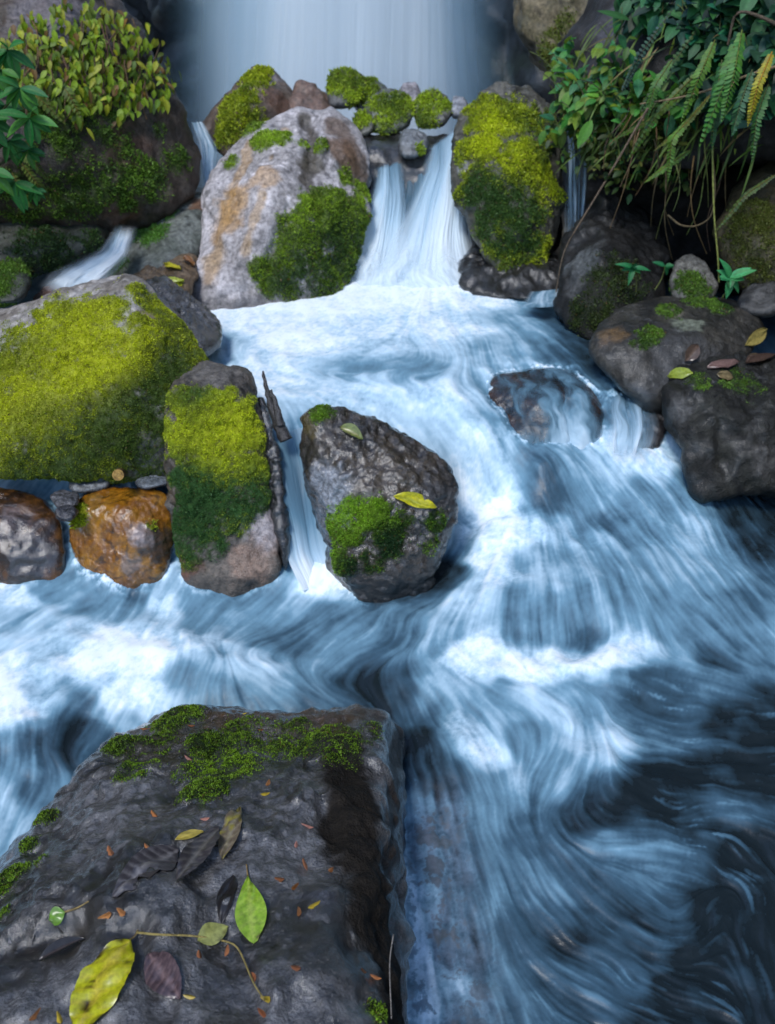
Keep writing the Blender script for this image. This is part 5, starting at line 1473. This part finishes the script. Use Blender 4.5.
FR = [((735, 42), (726, 80), (700, 145), 2.93, .03, (0.06, 0.2, 0.03), 'bright green fern frond hanging nearest the middle of the overhang'), ((722, 60), (716, 100), (712, 148), 2.98, .028, (0.03, 0.12, 0.03), 'straight dark green fern frond hanging behind the bright one'),
      ((752, 70), (740, 105), (732, 135), 2.88, .028, (0.04, 0.13, 0.05), 'blue-green fern frond left of the yellow frond'), ((772, 52), (758, 85), (748, 125), 2.83, .022, (0.34, 0.3, 0.02), 'yellow fern frond near the right edge'),
      ((690, 118), (672, 138), (668, 180), 3.03, .022, (0.09, 0.2, 0.02), 'short fern frond hanging at the lower lip of the overhang'), ((690, 150), (668, 165), (645, 182), 3.08, .018, (0.09, 0.18, 0.02), 'lowest small fern frond above the dark recess'),
      ((640, 112), (665, 75), (700, 25), 3.28, .02, (0.04, 0.1, 0.03), 'upright slender fern frond leaning right above the leafy plant'), ((622, 92), (640, 55), (672, 10), 3.33, .018, (0.05, 0.1, 0.07), 'grey-green fern frond arching at the top of the overhang'),
      ((742, 30), (735, 70), (722, 120), 2.9, .032, (0.07, 0.2, 0.03), 'broad mid-green fern frond in the middle of the overhang'), ((715, 40), (700, 75), (682, 120), 2.95, .026, (0.08, 0.18, 0.02), 'yellowish-green fern frond left of the broad one'), ((768, 85), (757, 115), (752, 160), 2.85, .024, (0.05, 0.15, 0.03), 'mid-green fern frond below the yellow frond'), ((672, 60), (655, 85), (645, 122), 3.1, .022, (0.07, 0.17, 0.03), 'light fern frond beside the leafy plant'), ((700, 70), (660, 110), (628, 160), 3.13, .02, (0.07, 0.13, 0.02), 'olive fern frond drooping left from the middle'), ((690, 90), (650, 120), (612, 140), 3.23, .018, (0.06, 0.12, 0.02), 'olive fern frond, uppermost of those drooping left'), ((775, 175), (745, 195), (715, 232), 2.83, .016, (0.06, 0.1, 0.02), 'ragged fern frond drooping across the right edge boulder'), ((710, 95), (685, 125), (655, 150), 3.08, .016, (0.1, 0.14, 0.02), 'pale olive fern frond between the roots')]
for a_, b_, c_, y, w_, col, lb in FR:
    lv, st = Soup(), Soup()
    P0, P1, P2 = at_y(*a_, y + .1), at_y(*b_, y), at_y(*c_, y + .02)
    frond(lv, st, [P0, P1, P2], w_, col, 24)
    plant('fern_frond', lb, 'fern', P0, lv, st, 'fern fronds on the overhanging bank')

# hanging roots, sprays of dry grass, long twig
def bent(pts):
    return [at_y(*p) for p in pts]


roots = Soup()
for _ in range(24):
    x, y = rng.uniform(630, 730), rng.uniform(90, 170)
    yy = rng.uniform(3.15, 3.5)
    dx = rng.normal(-14, 14)
    L = rng.uniform(40, 105)
    roots.stem(bent([(x, y, yy + .1), (x + dx * .35 + rng.normal(0, 4), y + L * .3, yy), (x + dx * .8 + rng.normal(0, 5), y + L * .65, yy - .02), (x + dx + rng.normal(0, 6), y + L, yy)]), .0032, .0012, jit((0.13, 0.085, 0.035) if rng.random() < .7 else (0.09, 0.12, 0.03), .3), 4)
tag(roots.build('hanging_roots', M_WOOD), 'tangle of brown hanging roots under the overhang', 'roots', kind='stuff')
blades = Soup()
for _ in range(130):
    x, y = rng.uniform(595, 775), rng.uniform(20, 150)
    h = overhang.hit(x, y)
    if not h:
        continue
    p = h[0] + h[1] * .05
    d = np.array([rng.normal(-.5, .5), -.5, rng.normal(-.5, .5)])
    blades.blade(p, d, np.array([0, -.4, 1]), rng.uniform(.06, .2), .0045, jit((0.09, 0.15, 0.025) if rng.random() < .85 else (0.17, 0.13, 0.05), .3), curl=.55, fold=.2, n=6)
tag(blades.build('hanging_grass', M_LEAF), 'long thin grass hanging over the dark bank rock', 'grass', kind='stuff')
for lb, pts, r, c in (
        ('long straight bare twig slanting down across the dark wet rock', [(648, 108, 3.1), (615, 165, 3.15), (585, 215, 3.2), (563, 250, 3.25), (556, 292, 3.3)], .0045, (0.16, 0.11, 0.07)),
        ('curved brown branch crossing the hanging ferns', [(790, 62, 3.0), (745, 76, 3.02), (705, 92, 3.05), (668, 100, 3.1), (640, 104, 3.15)], .005, (0.17, 0.12, 0.06)),
        ('dark forked branch at the upper right corner', [(790, 32, 3.0), (765, 18, 3.05), (735, 8, 3.1), (728, 45, 3.1)], .007, (0.07, 0.05, 0.03)),
        ('looping root arching in front of the dark recess', [(668, 215, 3.2), (680, 226, 3.15), (696, 227, 3.15), (712, 218, 3.15), (716, 190, 3.2), (712, 150, 3.25)], .004, (0.12, 0.085, 0.04))):
    s = Soup()
    s.stem(bent(pts), r, r * .6, c, 6, 6)
    tag(s.build('branch', M_WOOD), lb, 'branch')


def seedling(label, root, top, ymid, col, n, L):
    lv, st = Soup(), Soup()
    a_, b_ = at_y(*root, ymid), at_y(*top, ymid - .03)
    st.stem([a_, (a_ + b_) / 2 + np.array([.01, 0, 0]), b_], .003, .002, (0.14, 0.16, 0.04), 5)
    for j in range(n):
        a = j * 2.4 + rng.normal(0, .35)
        d = np.array([math.cos(a), -.3 + rng.normal(0, .3), .35 + .6 * math.sin(a) + rng.normal(0, .25)])
        lv.blade(b_, d, np.array([0, -.6, .8]), L * rng.uniform(.5, 1.2), L * .2, jit(col, .2), np.array(col) * 1.4, curl=rng.uniform(.1, .6), fold=.2, n=6, belly=.4)
    plant('seedling', label, 'seedling', a_, lv, st, 'seedlings on the right bank')


seedling('bright turquoise-green seedling on the right bank', (722, 298), (730, 278), 2.98, (0.05, 0.3, 0.1), 10, .075)
seedling('dark green seedling, left of two in front of the dark recess', (636, 292), (633, 268), 3.2, (0.02, 0.16, 0.05), 7, .055)
seedling('dark green seedling, right of two in front of the dark recess', (655, 290), (665, 266), 3.2, (0.02, 0.15, 0.05), 6, .05)
s, l2 = Soup(), Soup()
s.stem(bent([(712, 120, 3.05), (713, 180, 3.02), (714, 220, 3.0), (718, 255, 2.98), (719, 282, 2.97)]), .0035, .003, (0.2, 0.22, 0.05), 6)
tag(s.build('vine', M_WOOD), 'yellow-green vine stem hanging down to the bright seedling', 'vine')
print('plants done')
